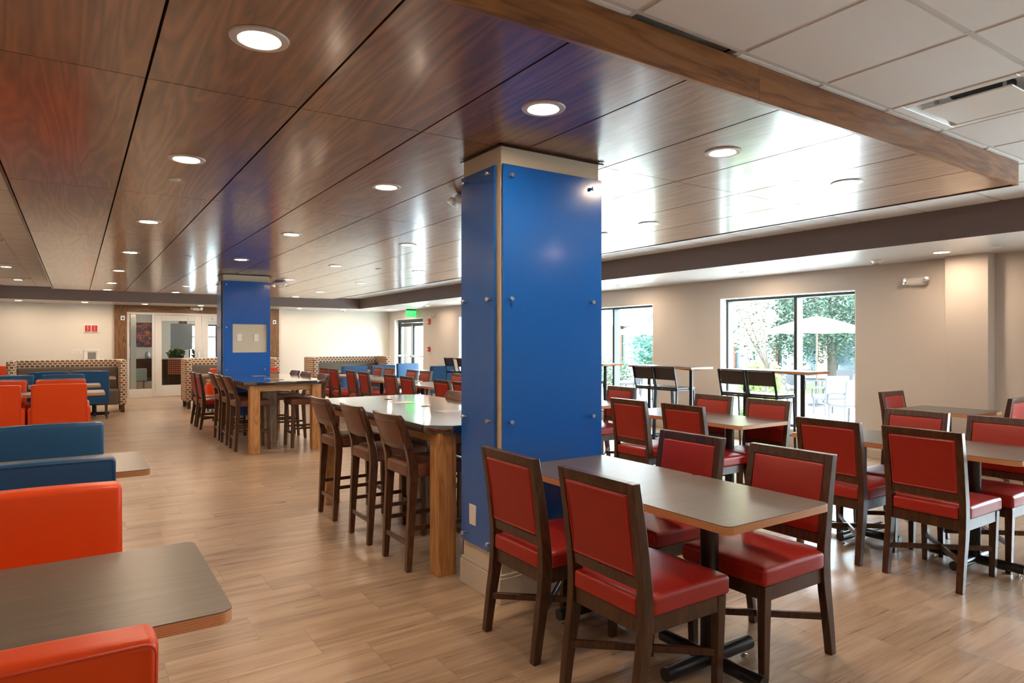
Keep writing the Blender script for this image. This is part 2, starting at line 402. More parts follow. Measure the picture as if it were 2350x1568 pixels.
# windows
for name, y0, y1, z0, z1, ym in WIN:
    r = thing(name, '', ''); del r['label'], r['category']; struct(r)
    m = MB(); xf0, xf1 = XR+.13, XR+.25; t = .035
    m.box(XR, XR+.28, y0, y0+.012, z0, z1); m.box(XR, XR+.28, y1-.012, y1, z0, z1); m.box(XR, XR+.28, y0, y1, z1-.012, z1)
    m.build('window_reveal', 'reveal', r)
    MB().box(XR-.03, XR+.28, y0+.001, y1-.001, z0, z0+.025, .004).build('window_sill', 'reveal', r)
    m = MB(); a, b, c, d = y0+.012, y1-.012, z0+.025, z1-.012
    m.box(xf0, xf1, a, a+t, c, d, .003, 1); m.box(xf0, xf1, b-t, b, c, d, .003, 1); m.box(xf0, xf1, a+t, b-t, c, c+t, .003, 1); m.box(xf0, xf1, a+t, b-t, d-t, d, .003, 1)
    m.box(xf0-.001, xf1+.02, ym-.024, ym+.024, c+.001, d-.001, .003, 1)
    m.build('window_frame', 'bronze', r)
    MB().box(XR+.19, XR+.196, a+t, b-t, c+t, d-t).build('window_glass', 'glass', r)
    portal(y0, y1, z0, z1)
# exit door pair in the right wall
r = thing('door_1', '', ''); del r['label'], r['category']; struct(r)
y0, y1, z0, z1 = DOOR; m = MB()
m.box(XR, XR+.28, y0, y0+.012, z0, z1); m.box(XR, XR+.28, y1-.012, y1, z0, z1); m.box(XR, XR+.28, y0, y1, z1-.012, z1); m.build('door_reveal', 'reveal', r)
m = MB(); xa, xb = XR+.12, XR+.22; a, b = y0+.012, y1-.012
m.box(xa, xb, a, a+.05, 0, z1-.012, .003, 1); m.box(xa, xb, b-.05, b, 0, z1-.012, .003, 1); m.box(xa, xb, a+.05, b-.05, z1-.11, z1-.012, .003, 1); m.build('door_frame', 'bronze', r)
ymid = (y0+y1)/2
for s, (p, q) in enumerate(((a+.055, ymid-.003), (ymid+.003, b-.055))):
    m = MB(); x0, x1 = XR+.14, XR+.185; zt = z1-.12
    m.box(x0, x1, p, p+.09, .01, zt, .003, 1); m.box(x0, x1, q-.09, q, .01, zt, .003, 1); m.box(x0, x1, p+.09, q-.09, zt-.10, zt, .003, 1); m.box(x0, x1, p+.09, q-.09, .01, .20, .003, 1)
    leaf = m.build('door_leaf', 'bronze', r)
    MB().box(XR+.16, XR+.166, p+.09, q-.09, .2, zt-.1).build('door_glass', 'glass', leaf)
    m = MB(); m.box(x0-.07, x0-.03, p+.03, q-.03, .98, 1.03, .006); m.box(x0-.05, x0, p+.04, p+.10, .975, 1.035, .003, 1); m.box(x0-.05, x0, q-.10, q-.04, .975, 1.035, .003, 1)
    if s == 0: m.tube([(x0-.05, q-.07, 1.0), (x0-.05, q-.07, zt-.03)], .012)
    m.build('panic_bar', 'steel', leaf)
portal(y0, y1, .1, z1)

# storefront between dining room and lobby: wooden surround + white door set
r = thing('door_2', '', ''); del r['label'], r['category']; struct(r)
m = MB(); m.box(.81, 1.08, YB-.06, YB+.16, 0, ZS, .003, 1); m.box(4.53, 4.79, YB-.06, YB+.16, 0, ZS, .003, 1); m.build('wood_surround', 'doorwood', r)
MB().box(1.08, 4.53, YB-.055, YB+.16, 2.18, ZS, .003, 1).build('wood_header', 'doorwoodh', r)
m = MB(); ya, yb = YB-.01, YB+.12
for x in (1.08, 1.64, 3.905, 4.475): m.box(x, x+.055, ya, yb, 0, 2.12, .003, 1)
m.box(1.08, 4.53, ya-.002, yb+.002, 2.121, 2.18, .003, 1); m.box(1.135, 1.64, ya+.01, yb-.01, .0, .22, .003, 1); m.box(3.96, 4.475, ya+.01, yb-.01, .0, .22, .003, 1)
m.build('door_frame', 'dooraluminium', r)
for a, b in ((1.135, 1.64), (3.96, 4.475)): MB().box(a, b, YB+.05, YB+.056, .22, 2.12).build('sidelight_glass', 'glass', r)
for s, (a, b) in enumerate(((1.70, 2.797), (2.803, 3.90))):
    m = MB(); y0, y1 = YB+.02, YB+.065
    m.box(a, a+.16, y0, y1, .01, 2.115, .003, 1); m.box(b-.16, b, y0, y1, .01, 2.115, .003, 1); m.box(a+.16, b-.16, y0, y1, 1.97, 2.115, .003, 1); m.box(a+.16, b-.16, y0, y1, .01, .30, .003, 1)
    leaf = m.build('door_leaf', 'dooraluminium', r)
    MB().box(a+.16, b-.16, YB+.04, YB+.046, .3, 1.97).build('door_glass', 'glass', leaf)
    MB().lathe([(0, -.02), (.03, -.02), (.035, 0), (.03, .02), (0, .02)], seg=16, mtx=Matrix.Rotation(pi/2, 4, 'X'), c=((b if s == 0 else a+.55)-.28, y0-.02, 2.04)).build('door_peg', 'steel', leaf)
    hx = b-.07 if s == 0 else a+.07
    MB().tube([(hx, y0, 1.17), (hx, y0-.05, 1.17), (hx, y0-.05, .90), (hx, y0, .90)], .011).build('door_handle', 'chrome', leaf)
    hg = a if s == 0 else b
    m = MB()
    for z in (.25, 1.05, 1.85): m.box(hg-.012, hg+.012, y0-.012, y0+.01, z, z+.12, .002, 1)
    m.build('hinge', 'steel', leaf)

# ================================================================ WALNUT CANOPY
PX = [-.37, .24, .855, 1.465, 2.075, 2.695, 3.33, 3.975, 4.635, 5.30]
PY = [1.83, 3.035, 5.38, 7.78, 10.16, 12.5, 14.82, 16.0]
can = thing('ceiling_canopy', 'large suspended walnut veneer ceiling canopy over the tables', 'ceiling panel', (0, 0, 0))
COLS = [(1.909, 2.60, 2.98, 3.39), (1.915, 2.60, 10.98, 11.39)]
g = .005
for i in range(len(PX)-1):
    for j in range(len(PY)-1):
        x0, x1, y0, y1 = PX[i]+g, PX[i+1]-g, PY[j]+.0025, PY[j+1]-.0025
        pieces = [(x0, x1, y0, y1)]
        for cx0, cx1, cy0, cy1 in COLS:
            new = []
            for p in pieces:
                a, b, c, d = p
                if b <= cx0 or a >= cx1 or d <= cy0 or c >= cy1: new.append(p); continue
                if c < cy0: new.append((a, b, c, cy0))
                if d > cy1: new.append((a, b, cy1, d))
                yy0, yy1 = max(c, cy0), min(d, cy1)
                if a < cx0: new.append((a, cx0, yy0, yy1))
                if b > cx1: new.append((cx1, b, yy0, yy1))
            pieces = new
        if not pieces: continue
        m = MB(); ox, oy = (x0+x1)/2, (y0+y1)/2
        for a, b, c, d in pieces: m.box(a-ox, b-ox, c-oy, d-oy, 0, .02)
        m.build('veneer_panel', 'canopy', can, (ox, oy, ZC))
m = MB(); m.box(PX[0], PX[-1], 1.835, 1.99, ZC+.022, ZC+.03)
for x in PX[1:-1]:
    m.box(x-.015, x+.015, 1.84, 15.99, ZC+.021, ZC+.03)
m.build('backing_rail', 'slot', can)
for a, b, c, d in ((PX[0]-.02, 2.51, 1.808, 1.828), (2.512, PX[-1]+.02, 1.808, 1.828), (PX[0]-.02, PX[-1]+.02, 16.002, 16.022)): MB().box(a, b, c, d, ZC-.006, ZT-.01).build('fascia_board', 'fascia', can)
for a, b in ((PX[0]-.02, PX[0]-.002), (PX[-1]+.002, PX[-1]+.02)): MB().box(a, b, 1.828, 16.002, ZC-.006, ZT-.01).build('side_board', 'frame', can)

# ================================================================ COLUMNS
def bolts(m_pts, parent, nrm):
    for p in m_pts:
        mt = Matrix.Rotation(pi/2, 4, 'X') if nrm == 'Y' else Matrix.Rotation(-pi/2, 4, 'Y')
        MB().lathe([(0, -.004), (.007, -.004), (.007, .014), (.0115, .015), (.0115, .024), (.010, .026), (0, .026)], seg=14, mtx=mt, c=p).build('bolt', 'steel', parent)
def outlet(parent, loc, rz, name='power_outlet', kind='duplex'):
    """wall plate facing local -Y"""
    MB().box(-.036, .036, -.007, 0, -.058, .058, .003, 2).build(name, 'wplate', parent, loc, (0, 0, rz))
    o = parent.children[-1]
    if kind == 'duplex':
        m = MB()
        for z in (-.027, .027):
            m.lathe([(0, -.002), (.016, -.002), (.016, .0015), (0, .0015)], seg=20, mtx=Matrix.Rotation(pi/2, 4, 'X'), c=(0, -.008, z))
        m.build('socket_face', 'plastic', o)
        m = MB()
        for z in (-.027, .027):
            m.box(-.008, -.005, -.0105, -.009, z, z+.009); m.box(.005, .008, -.0105, -.009, z, z+.009); m.box(-.0025, .0025, -.0105, -.009, z-.009, z-.004)
        m.build('socket_slots', 'slot', o)
    else:
        MB().box(-.017, .017, -.010, -.006, -.033, .033, .002, 1).build('jack_face', 'plastic', o); MB().box(-.006, .006, -.0115, -.009, -.006, .006).build('jack_port', 'slot', o)
    return o
def column(y0, label, cutout):
    x0, x1, y1 = 1.909, 2.60, y0+.41
    r = thing('column', label, 'column')
    MB().box(x0, x1, y0, y1, 0, ZC+.02, .003, 1).build('shaft', 'colpaint', r)
    m = MB(); e = .016
    pr = [(0, 0), (e, 0), (e, .135), (e-.006, .15), (.004, .158), (0, .158)]
    m.box(x0-e, x1+e, y0-e, y1+e, 0, .14, .003, 1); m.box(x0-e+.006, x1+e-.006, y0-e+.006, y1+e-.006, .139, .158, .004, 1)
    m.build('baseboard', 'basebd', r)
    m = MB(); m.box(x0-.02, x1+.03, y0-.012, y0-.003, ZC-.012, ZC-.004); m.box(x0-.012, x0-.003, y0-.02, y1+.02, ZC-.012, ZC-.004); m.box(x1+.003, x1+.012, y0-.02, y1+.02, ZC-.012, ZC-.004)
    m.build('ceiling_collar', 'black', r)
    zb, zt = .26, 2.37; th = .012; so = .012
    # left panel (faces -X)
    xa = x0-so-th
    p = MB().box(xa, xa+th, y0+.032, y1-.018, zb, zt, .0015, 1).build('acrylic_panel', 'acrylic', r)
    bolts([(xa, y, z) for y in (y0+.075, y1-.065) for z in (.31, .98, 1.645, 2.33)], p, 'X')
    # right panel
    xa = x1+so
    p = MB().box(xa, xa+th, y0+.03, y1-.01, zb, zt, .0015, 1).build('acrylic_panel', 'acrylic', r)
    # front panel
    ya = y0-so-th; a, b = x0-.002, x1+.004
    if not cutout:
        p = MB().box(a, b, ya, ya+th, zb, zt, .0015, 1).build('acrylic_panel', 'acrylic', r)
    else:
        c0, c1, cz0, cz1 = 2.045, 2.56, 1.25, 1.70; m = MB()
        m.box(a, c0, ya, ya+th, zb, zt); m.box(c1, b, ya, ya+th, zb, zt); m.box(c0, c1, ya, ya+th, zb, cz0); m.box(c0, c1, ya, ya+th, cz1, zt)
        p = m.build('acrylic_panel', 'acrylic', r)
        outlet(r, (2.15, y0, 1.485), 0); outlet(r, (2.40, y0, 1.485), 0, 'data_outlet', 'data')
    bolts([(x, ya, z) for x in (a+.045, b-.08) for z in (.31, .98, 1.645, 2.31)], p, 'Y')
    # back panel
    MB().box(a, b, y1+so, y1+so+th, zb, zt, .0015, 1).build('acrylic_panel', 'acrylic', r)
    return r
c1 = column(2.98, 'large square column clad in blue acrylic panels in the foreground', False)
outlet(c1, (1.909-.024, 3.235, .43), -pi/2)
c2 = column(10.98, 'distant square blue column with a cutout holding two wall plates', True)

# ================================================================ RED DINING CHAIR (faces +Y)
def back_y(z):   # centre line of the rear stile
    P_ = [(0, -.252), (.15, -.232), (.30, -.206), (.40, -.196), (.50, -.20), (.70, -.225), (.92, -.262)]
    for (a, ya), (b, yb) in zip(P_, P_[1:]):
        if z <= b: return ya+(yb-ya)*(z-a)/(b-a)
    return P_[-1][1]
def make_chair():
    r = thing('dining_chair', '', '')
    zs = [0, .1, .2, .3, .37, .43, .50, .6, .7, .8, .902]
    dep = lambda z: .036+(.020*min(1, z/.35) if z < .4 else .020-.018*min(1, (z-.4)/.5))
    poly = [(back_y(z)-dep(z)/2, z) for z in zs]+[(back_y(z)+dep(z)/2, z) for z in zs[::-1]]
    for s in (-1, 1):
        MB().prism(poly, 'X', s*.220 if s < 0 else .184, -.184 if s < 0 else .220, .003).build('leg', 'frame', r)
    for s in (-1, 1):
        q = MB(); x0, x1 = sorted((s*.214, s*.172)); 
        def tp(v, s=s):
            k = 1-v.z/.4; return Vector((v.x - s*.012*k*(1 if abs(v.x) > .19 else -1) if abs(v.x) > .19 else v.x, v.y-(.010*k if v.y > .215 else 0), v.z))
        q.box(x0, x1, .196, .242, 0, .40, .003, 1, fn=tp).build('leg', 'frame', r)
    sh = lambda v: Vector((v.x, v.y+back_y(v.z), v.z))
    MB().box(-.184, .184, -.019, .019, .858, .902, .003, 2, fn=sh).build('top_rail', 'frame', r)
    MB().box(-.184, .184, -.017, .017, .502, .548, .003, 2, fn=sh).build('lower_rail', 'frame', r)
    m = MB(); m.box(-.184, .184, -.212, -.185, .338, .402, .002, 1); m.box(-.172, .172, .20, .228, .338, .402, .002, 1)
    for s in (-1, 1): x0, x1 = sorted((s*.209, s*.184)); m.box(x0, x1, -.19, .20, .338, .402, .002, 1)
    m.build('seat_frame', 'frame', r)
    def pb(v):
        yy = v.y
        if yy > 0: yy *= 1+.35*(1-(v.x/.18)**4)*(1-((v.z-.703)/.155)**4)
        return Vector((v.x, yy+back_y(v.z), v.z))
    bp = MB().rbox(-.1835, .1835, -.021, .022, .548, .858, .009, 8, fn=pb).build('back_cushion', 'redback', r)
    pp = lambda x, z, o: Vector((x, back_y(z)+o, z))
    m = MB()
    for o in (-.0195, .0195): m.tube(ringpts(-.172, .172, .558, .848, .012, lambda x, z, o=o: pp(x, z, o)), .0038, 6, closed=True)
    m.build('piping', 'redpipe', bp)
    def sd(v):
        k = max(0, 1-(v.x/.222)**4)*max(0, 1-((v.y-.035)/.222)**4)
        return Vector((v.x, v.y, v.z+(.016*k if v.z > .45 else 0)))
    m = MB(); m.rbox(-.223, .223, -.176, .256, .402, .478, .017, 9, fn=sd); m.rbox(-.180, .180, -.224, -.15, .402, .477, .014, 4)
    st = m.build('seat', 'red', r)
    m = MB(); m.tube(ringpts(-.2215, .2215, -.1745, .2545, .017, lambda x, y: Vector((x, y, .462))), .0014, 5, closed=True); m.build('seat_seam', 'redpipe', st)
    m = MB(); m.bar((-.195, -.232, .17), (.195, .215, .17), .018, .030); m.bar((.195, -.232, .17), (-.195, .215, .17), .018, .030)
    m.build('cross_stretcher', 'frame', r)
    for x, y in ((-.202, -.252), (.202, -.252), (-.186, .214), (.186, .214)): MB().lathe([(0, -.004), (.010, -.004), (.011, .001), (0, .001)], seg=10, c=(x, y, .004)).build('glide', 'black', r)
    return r
CH = Proto(make_chair, 'chair')
def chair(x, y, rz, label, group): CH.place(x, y, rz, label, group, z=0.0)
# ---- tables with plywood edge and column base
def make_table(name, w, d, cols, arm=(.27, .27), h=.745):
    r = thing(name, '', '')
    def rr(w, d, rad=.035, n=5):
        out = []
        for cx, cy, a0 in ((w/2-rad, d/2-rad, 0), (-w/2+rad, d/2-rad, 90), (-w/2+rad, -d/2+rad, 180), (w/2-rad, -d/2+rad, 270)):
            for k in range(n+1): a = radians(a0+90*k/n); out.append((cx+rad*cos(a), cy+rad*sin(a)))
        return out
    t = MB().prism(rr(w, d), 'Z', h-.032, h-.003, .001).build('tabletop', 'ply', r)
    MB().prism(rr(w-.0005, d-.0005), 'Z', h-.0028, h, .0006).build('laminate_surface', 'laminate', t)
    for cx in cols:
        m = MB(); m.lathe([(0, .045), (.036, .045), (.038, .05), (.038, h-.045), (0, h-.045)], c=(cx, 0, 0), seg=28)
        m.box(cx-.11, cx+.11, -.11, .11, h-.045, h-.032, .003, 1)
        p = m.build('pedestal', 'black', r)
        m = MB()
        for k in range(4):
            a = k*pi/2; L = arm[k % 2]; dx, dy = cos(a), sin(a)
            m.tube([(cx+dx*.02, dy*.02, .052), (cx+dx*L, dy*L, .052)], .029, 16)
        m.build('base_foot', 'black', p)
        for k in range(4):
            a = k*pi/2; L = arm[k % 2]-.035; MB().lathe([(0, .0), (.014, .0), (.014, .006), (.006, .008), (.006, .03), (0, .03)], c=(cx+cos(a)*L, sin(a)*L, 0), seg=12).build('glide', 'chrome', p)
    return r
T2 = Proto(lambda: make_table('dining_table', .65, .71, [0]), 'table')
GT = 'square laminate dining tables'
LA = 'grey laminate plywood-edged table, '
# table row beside the near column
T2.place(2.275, 1.887, 0, LA+'the nearest one, its corner towards the camera', GT)
T2.place(2.275, 2.597, 0, LA+'pushed against the near blue column', GT)
RC = 'red dining chair, '
G1 = 'red dining chairs at the table by the near column'
chair(1.93, 1.93, FX, RC+'its back to the camera, nearest of all the chairs', G1)
chair(1.93, 2.545, FX, RC+'beside the outlet on the near blue column', G1)
chair(2.60, 1.885, FNX, RC+'far side of the nearest table, its seat fully in view', G1)
chair(2.60, 2.495, FNX, RC+'behind the nearest tabletop, next to the near column', G1)
# row under the right part
TX = 4.71
T2.place(TX, 1.835, 0, LA+'at the right edge of the photo under four red chairs', GT)
T2.place(TX, 2.55, 0, LA+'behind the right-edge table in the same row', GT)
T2.place(TX, 3.69, 0, LA+'in the middle row, its near corner before the large window', GT)
T2.place(TX, 4.405, 0, LA+'joined to the far end of the table before the large window', GT)
T2.place(TX, 5.56, 0, LA+'partly hidden right behind the near column', GT)
for y, t in ((7.25, 'nearest of the long row seen over the near bar table'), (7.97, 'second of the long row seen over the near bar table'), (8.98, 'third of the long row over the near bar table'), (9.70, 'fourth of the long row over the near bar table'),
             (10.72, 'fifth of the long row, before the lit blue chairs'), (11.43, 'sixth of the long row, before the lit blue chairs'), (12.3, 'seventh of the long row, left of the distant blue column'), (13.02, 'last of the long row, before the right patterned bench')):
    T2.place(TX, y, 0, LA+t, GT)
T2.place(7.15, 3.02, 0, LA+'standing alone at the right wall by the boxed-out pier', GT)
T2.place(2.275, 11.80, 0, LA+'just behind the distant blue column', GT)
T2.place(2.275, 12.52, 0, LA+'behind the distant column, its end by the orange chair', GT)
G2 = 'red dining chairs at the right edge of the photo'
chair(4.385, 1.88, FX, RC+'standing in the open at right with its whole back visible', G2)
chair(4.375, 2.45, FX, RC+'partly hidden by the nearest table, backed by the window', G2)
chair(4.965, 1.85, FNX, RC+'cut off by the right edge of the photo, facing left', G2)
chair(4.965, 2.41, FNX, RC+'mostly behind the chair that stands in the open at right', G2)
G3 = 'red dining chairs in front of the large window'
chair(4.365, 3.68, FX, RC+'second back to the right of the near column', G3)
chair(4.365, 4.31, FX, RC+'first full back to the right of the near column', G3)
chair(4.875, 3.60, FNX, RC+'facing left below the two bar stools at the large window', G3)
chair(4.875, 4.20, FNX, RC+'facing left below the table at the blank wall', G3)
chair(4.975, 5.60, FNX, RC+'small, right beside the edge of the near column', None)
G4 = 'red dining chairs of the long row seen over the near bar table'
for k, (y, t) in enumerate(((7.33, 'back to camera, cut by the near column'), (7.88, 'back to camera, second left of the near column'), (9.0, 'back to camera, third left of the near column'), (9.63, 'back to camera, fourth left of the near column'),
        (10.76, 'back to camera, fifth left of the near column'), (11.39, 'back to camera, sixth left of the near column'), (12.33, 'back to camera, seventh left of the near column'), (12.89, 'back to camera, farthest, before the right patterned bench'))):
    chair(4.36, y, FX, RC+t, G4)
for y, t in ((9.37, 'facing left, cut by the near column below the black stools'), (10.56, 'facing left before the lit blue chair at the window wall'), (11.12, 'facing left before the dark blue chair at the window wall'),
             (12.16, 'facing left before the right one of two blue chairs'), (12.75, 'facing left, farthest of the row, before a blue chair')):
    chair(4.93, y, FNX, RC+t, G4)
chair(1.93, 11.80, FX, RC+'nearer of two left of the distant column', 'red dining chairs behind the distant column')
chair(1.93, 12.38, FX, RC+'farther of two left of the distant column', 'red dining chairs behind the distant column')
chair(2.60, 11.65, FNX, RC+'only its top rail showing right of the distant column', None)
chair(7.06, 3.25, FNY, RC+'at the lone wall table, facing the camera', None)
chair(7.22, 2.70, FY, RC+'at the lone wall table, cut by the right edge', None)

# ================================================================ BAR TABLES AND BROWN STOOLS
def make_bartable():
    r = thing('bar_table', '', '')
    W, Lh = .515, 1.175; c = .13
    poly = [(-W+c, -Lh), (W-c, -Lh), (W, -Lh+c), (W, Lh-c), (W-c, Lh), (-W+c, Lh), (-W, Lh-c), (-W, -Lh+c)]
    t = MB().prism(poly, 'Z', .862, .91, .002).build('stone_top', 'stone', r)
    for y in (-.42, .42):
        MB().box(-.085, .085, y-.085, y+.085, .9102, .9118, .0004, 1).build('outlet_cover', 'steel', t)
    for x, y in ((.02, -.78), (.02, 0.02), (.02, .75)):
        MB().lathe([(0, .9100), (.034, .9100), (.034, .9125), (.026, .9125), (.026, .911), (0, .911)], c=(x, y, 0), seg=24).build('cable_grommet', 'black', t)
    for sx in (-1, 1):
        for sy in (-1, 1):
            a, b = sorted((sx*.45, sx*.33)); p, q = sorted((sy*1.12, sy*1.0))
            MB().box(a, b, p, q, 0, .862, .003, 1).build('leg', 'ash', r)
    for y in (-1.075, 1.045): MB().box(-.33, .33, y, y+.03, .785, .862, .002, 1).build('end_apron', 'ashh', r)
    for x in (-.405, .375): MB().box(x, x+.03, -1.0, 1.0, .785, .862, .002, 1).build('side_apron', 'ashh', r)
    MB().box(-.10, .09, -.25, .25, 0, .862, .003, 1).build('centre_panel', 'greywood', r)
    return r
BT = Proto(make_bartable, 'table')
BT.place(2.265, 4.645, 0, 'counter-height table with black stone top and oak legs beside the near column', 'black stone bar tables')
BT.place(2.275, 9.80, 0, 'counter-height black stone table with oak legs before the distant column', 'black stone bar tables')
def sy_(z):
    P_ = [(0, -.222), (.3, -.205), (.55, -.190), (.66, -.195), (.76, -.225), (.97, -.298)]
    for (a, ya), (b, yb) in zip(P_, P_[1:]):
        if z <= b: return ya+(yb-ya)*(z-a)/(b-a)
    return P_[-1][1]
def make_stool():
    r = thing('bar_stool', '', '')
    zs = [0, .15, .3, .45, .55, .62, .68, .74, .80]
    dep = lambda z: .034+.02*min(1, z/.5) if z < .62 else .054-.026*min(1, (z-.62)/.2)
    poly = [(sy_(z)-dep(z)/2, z) for z in zs]+[(sy_(z)+dep(z)/2, z) for z in zs[::-1]]
    for s in (-1, 1):
        a, b = sorted((s*.197, s*.160))
        MB().prism(poly, 'X', a, b, .003).build('leg', 'stoolwood', r)
        a, b = sorted((s*.19, s*.152))
        MB().box(a, b, .165, .203, 0, .585, .003, 1, fn=lambda v: Vector((v.x*(1+.0*(1-v.z/.6)), v.y+.012*(1-v.z/.6), v.z))).build('leg', 'stoolwood', r)
    cur = lambda x: -.034*(1-(x/.212)**2)
    # curved wooden back with rounded corners
    def bend(v): return Vector((v.x, v.y+sy_(v.z)+cur(v.x)+.012, v.z))
    prof = [(-.212, .775), (-.20, .748), (.20, .748), (.212, .775), (.212, .94), (.196, .968), (-.196, .968), (-.212, .94)]
    m = MB(); b2 = MB(); b2.prism(prof, 'Y', -.017, .017)
    b = b2.bm
    for k in range(1, 12):
        x = -.212+.424*k/12
        bmesh.ops.bisect_plane(b, geom=list(b.verts)+list(b.edges)+list(b.faces), plane_co=(x, 0, 0), plane_no=(1, 0, 0))
    es = [e for e in b.edges if len(e.link_faces) == 2 and e.calc_face_angle(0) > radians(35)]
    bmesh.ops.bevel(b, geom=es, offset=.006, segments=2, affect='EDGES', profile=.5)
    for v in b.verts: v.co = bend(v.co)
    m.bm.free(); m.bm = b
    m.build('back_frame', 'stoolwood', r)
    def pb(v): return Vector((v.x, v.y*(1+.15*(1-(v.x/.19)**2))+sy_(v.z)+cur(v.x)+.012, v.z))
    bc = MB().rbox(-.186, .186, -.0205, .0205, .782, .932, .008, 10, fn=pb).build('back_cushion', 'brown', r)
    m = MB()
    for o in (-.0185, .0185): m.tube(ringpts(-.187, .187, .781, .933, .012, lambda x, z, o=o: Vector((x, sy_(z)+cur(x)+.012+o, z)), 4), .0028, 6, closed=True)
    m.build('piping', 'brownseam', bc)
    def sd(v):
        k = max(0, 1-(v.x/.2)**4)*max(0, 1-((v.y-.01)/.2)**4)
        return Vector((v.x, v.y, v.z+(.014*k if v.z > .6 else 0)))
    m = MB(); m.rbox(-.198, .198, -.165, .215, .575, .655, .018, 8, fn=sd); m.rbox(-.157, .157, -.222, -.14, .575, .652, .014, 4)
    st = m.build('seat', 'brown', r)
    m = MB(); m.tube(ringpts(-.197, .197, -.164, .214, .018, lambda x, y: Vector((x, y, .580))), .003, 6, closed=True); m.build('seat_piping', 'brownseam', st)
    for s in (-1, 1): MB().box(*sorted((s*.183, s*.165)), sy_(.26), .185, .245, .272, .002, 1).build('side_rung', 'stoolwood', r)
    MB().box(-.17, .17, -.224, -.206, .15, .180, .002, 1).build('back_rung', 'stoolwood', r)
    MB().box(-.16, .16, .178, .205, .190, .222, .002, 1).build('footrest', 'stoolwood', r)
    return r
ST = Proto(make_stool, 'stool')
SB = 'brown leather bar stool, '
GS1, GS2 = 'brown stools at the near bar table', 'brown stools at the far bar table'
for y, t in ((3.895, 'nearest of three along the near stone table'), (4.535, 'middle of three along the near stone table'), (5.27, 'farthest of three along the near stone table')): ST.place(1.925, y, FX, SB+t, GS1)
ST.place(2.57, 5.15, FNX, SB+'across the near stone table, back peeping over its edge', GS1)
ST.place(2.57, 4.45, FNX, SB+'across the near stone table, hidden mostly by the near column', GS1)
for y, t in ((9.2, 'nearest of three left of the far stone table'), (9.81, 'middle of three left of the far stone table'), (10.36, 'farthest of three left of the far stone table')): ST.place(1.94, y, FX, SB+t, GS2)
for y, t in ((9.08, 'right of the far stone table, nearest of its side'), (9.93, 'right of the far stone table, middle of its side'), (10.50, 'right of the far stone table, farthest of its side')): ST.place(2.60, y, FNX, SB+t, GS2)

# ================================================================ UPHOLSTERED LOUNGE CHAIRS
def make_lounge(c, seam, arms):
    def f():
        r = thing('lounge_chair', '', '')
        lean = lambda v: Vector((v.x, v.y-.05*max(0, (v.z-.3))/.6, v.z))
        def bk(v):
            p = lean(v)
            if v.z > .8: p.z += .006*(1-(v.x/.29)**2)
            return p
        b = MB().rbox(-.29, .29, -.265, -.165, .27, .885, .022, 8, fn=bk).build('backrest', c, r)
        m = MB(); m.tube(ringpts(-.284, .284, .29, .879, .02, lambda x, z: lean(Vector((x, -.2665, z)))), .0025, 6, closed=True); m.build('piping', seam, b)
        MB().rbox(-.262 if arms else -.288, .262 if arms else .288, -.175, .29, .30, .475, .03, 7, fn=lambda v: Vector((v.x, v.y, v.z+(.012*max(0, 1-(v.x/.27)**2) if v.z > .42 else 0)))).build('seat', c, r)
        if arms:
            for s in (-1, 1):
                a, q = sorted((s*.328, s*.258))
                MB().rbox(a, q, -.262, .27, .27, .60, .034, 6, fn=lambda v: Vector((v.x, v.y, v.z-(.10*max(0, (v.y-.0))/.27 if v.z > .45 else 0)))).build('armrest', c, r)
        for sx in (-1, 1):
            for sy in (-1, 1):
                x, y = sx*.25, (-.235 if sy < 0 else .24); q = MB()
                q.box(x-.018, x+.018, y-.018, y+.018, 0, .31, .002, 1, fn=lambda v, x=x, y=y: Vector((x+(v.x-x)*(.65+1.1*v.z), y+(v.y-y)*(.65+1.1*v.z)+(-.03*(1-v.z/.31) if y < 0 else 0), v.z)))
                q.build('leg', 'stoolwood', r)
        return r
    return f
OR = Proto(make_lounge('orange', 'orangeseam', True), 'chair'); BL = Proto(make_lounge('blue', 'blueseam', False), 'chair')
GO, GB = 'orange vinyl chairs of the left row', 'blue vinyl chairs of the left row'
OR.place(-.165, 1.63, FY, 'orange vinyl upholstered chair cut by the bottom left corner of the photo', GO)
OR.place(-.145, 2.61, FNY, 'orange vinyl upholstered chair across the nearest left table, facing the camera', GO)
BL.place(-.135, 3.80, FY, 'navy vinyl upholstered chair seen from behind, right behind the large orange backrest', GB)
BL.place(-.135, 4.85, FNY, 'blue vinyl upholstered chair facing the camera across the second left table', GB)
OR.place(-.165, 10.24, FY, 'orange vinyl chair seen whole from behind in the middle of the left row', GO)
OR.place(-.84, 10.24, FY, 'orange vinyl chair seen from behind, cut by the left edge mid-row', GO)
OR.place(-.165, 10.86, FNY, 'orange vinyl chair peeping over the whole orange one, facing camera', GO)
OR.place(-.84, 10.86, FNY, 'orange vinyl chair facing camera at the left edge, mid-row', GO)
BL.place(-.165, 11.70, FY, 'navy vinyl chair back just above the middle orange chairs', GB)
BL.place(-.84, 11.70, FY, 'navy vinyl chair back above the orange ones at the left edge', GB)
BL.place(-.165, 12.72, FNY, 'blue vinyl chair facing camera in front of the left patterned bench table', GB)
BL.place(-.84, 12.72, FNY, 'navy vinyl chair facing camera far left, below the patterned bench', GB)
BL.place(.23, 14.46, FY, 'blue vinyl chair with wooden leg showing at the left patterned bench', GB)
BL.place(-.39, 14.46, FY, 'navy vinyl chair beside the blue one at the left patterned bench', GB)
OR.place(-1.48, 18.1, FNY, 'distant orange chair at the far left edge, beyond the patterned bench', None)
OR.place(2.52, 14.46, FY, 'orange chair between the red chairs and the distant column', 'orange chairs at the middle patterned bench')
OR.place(3.24, 14.46, FY, 'orange chair whose top shows right of the distant column', 'orange chairs at the middle patterned bench')
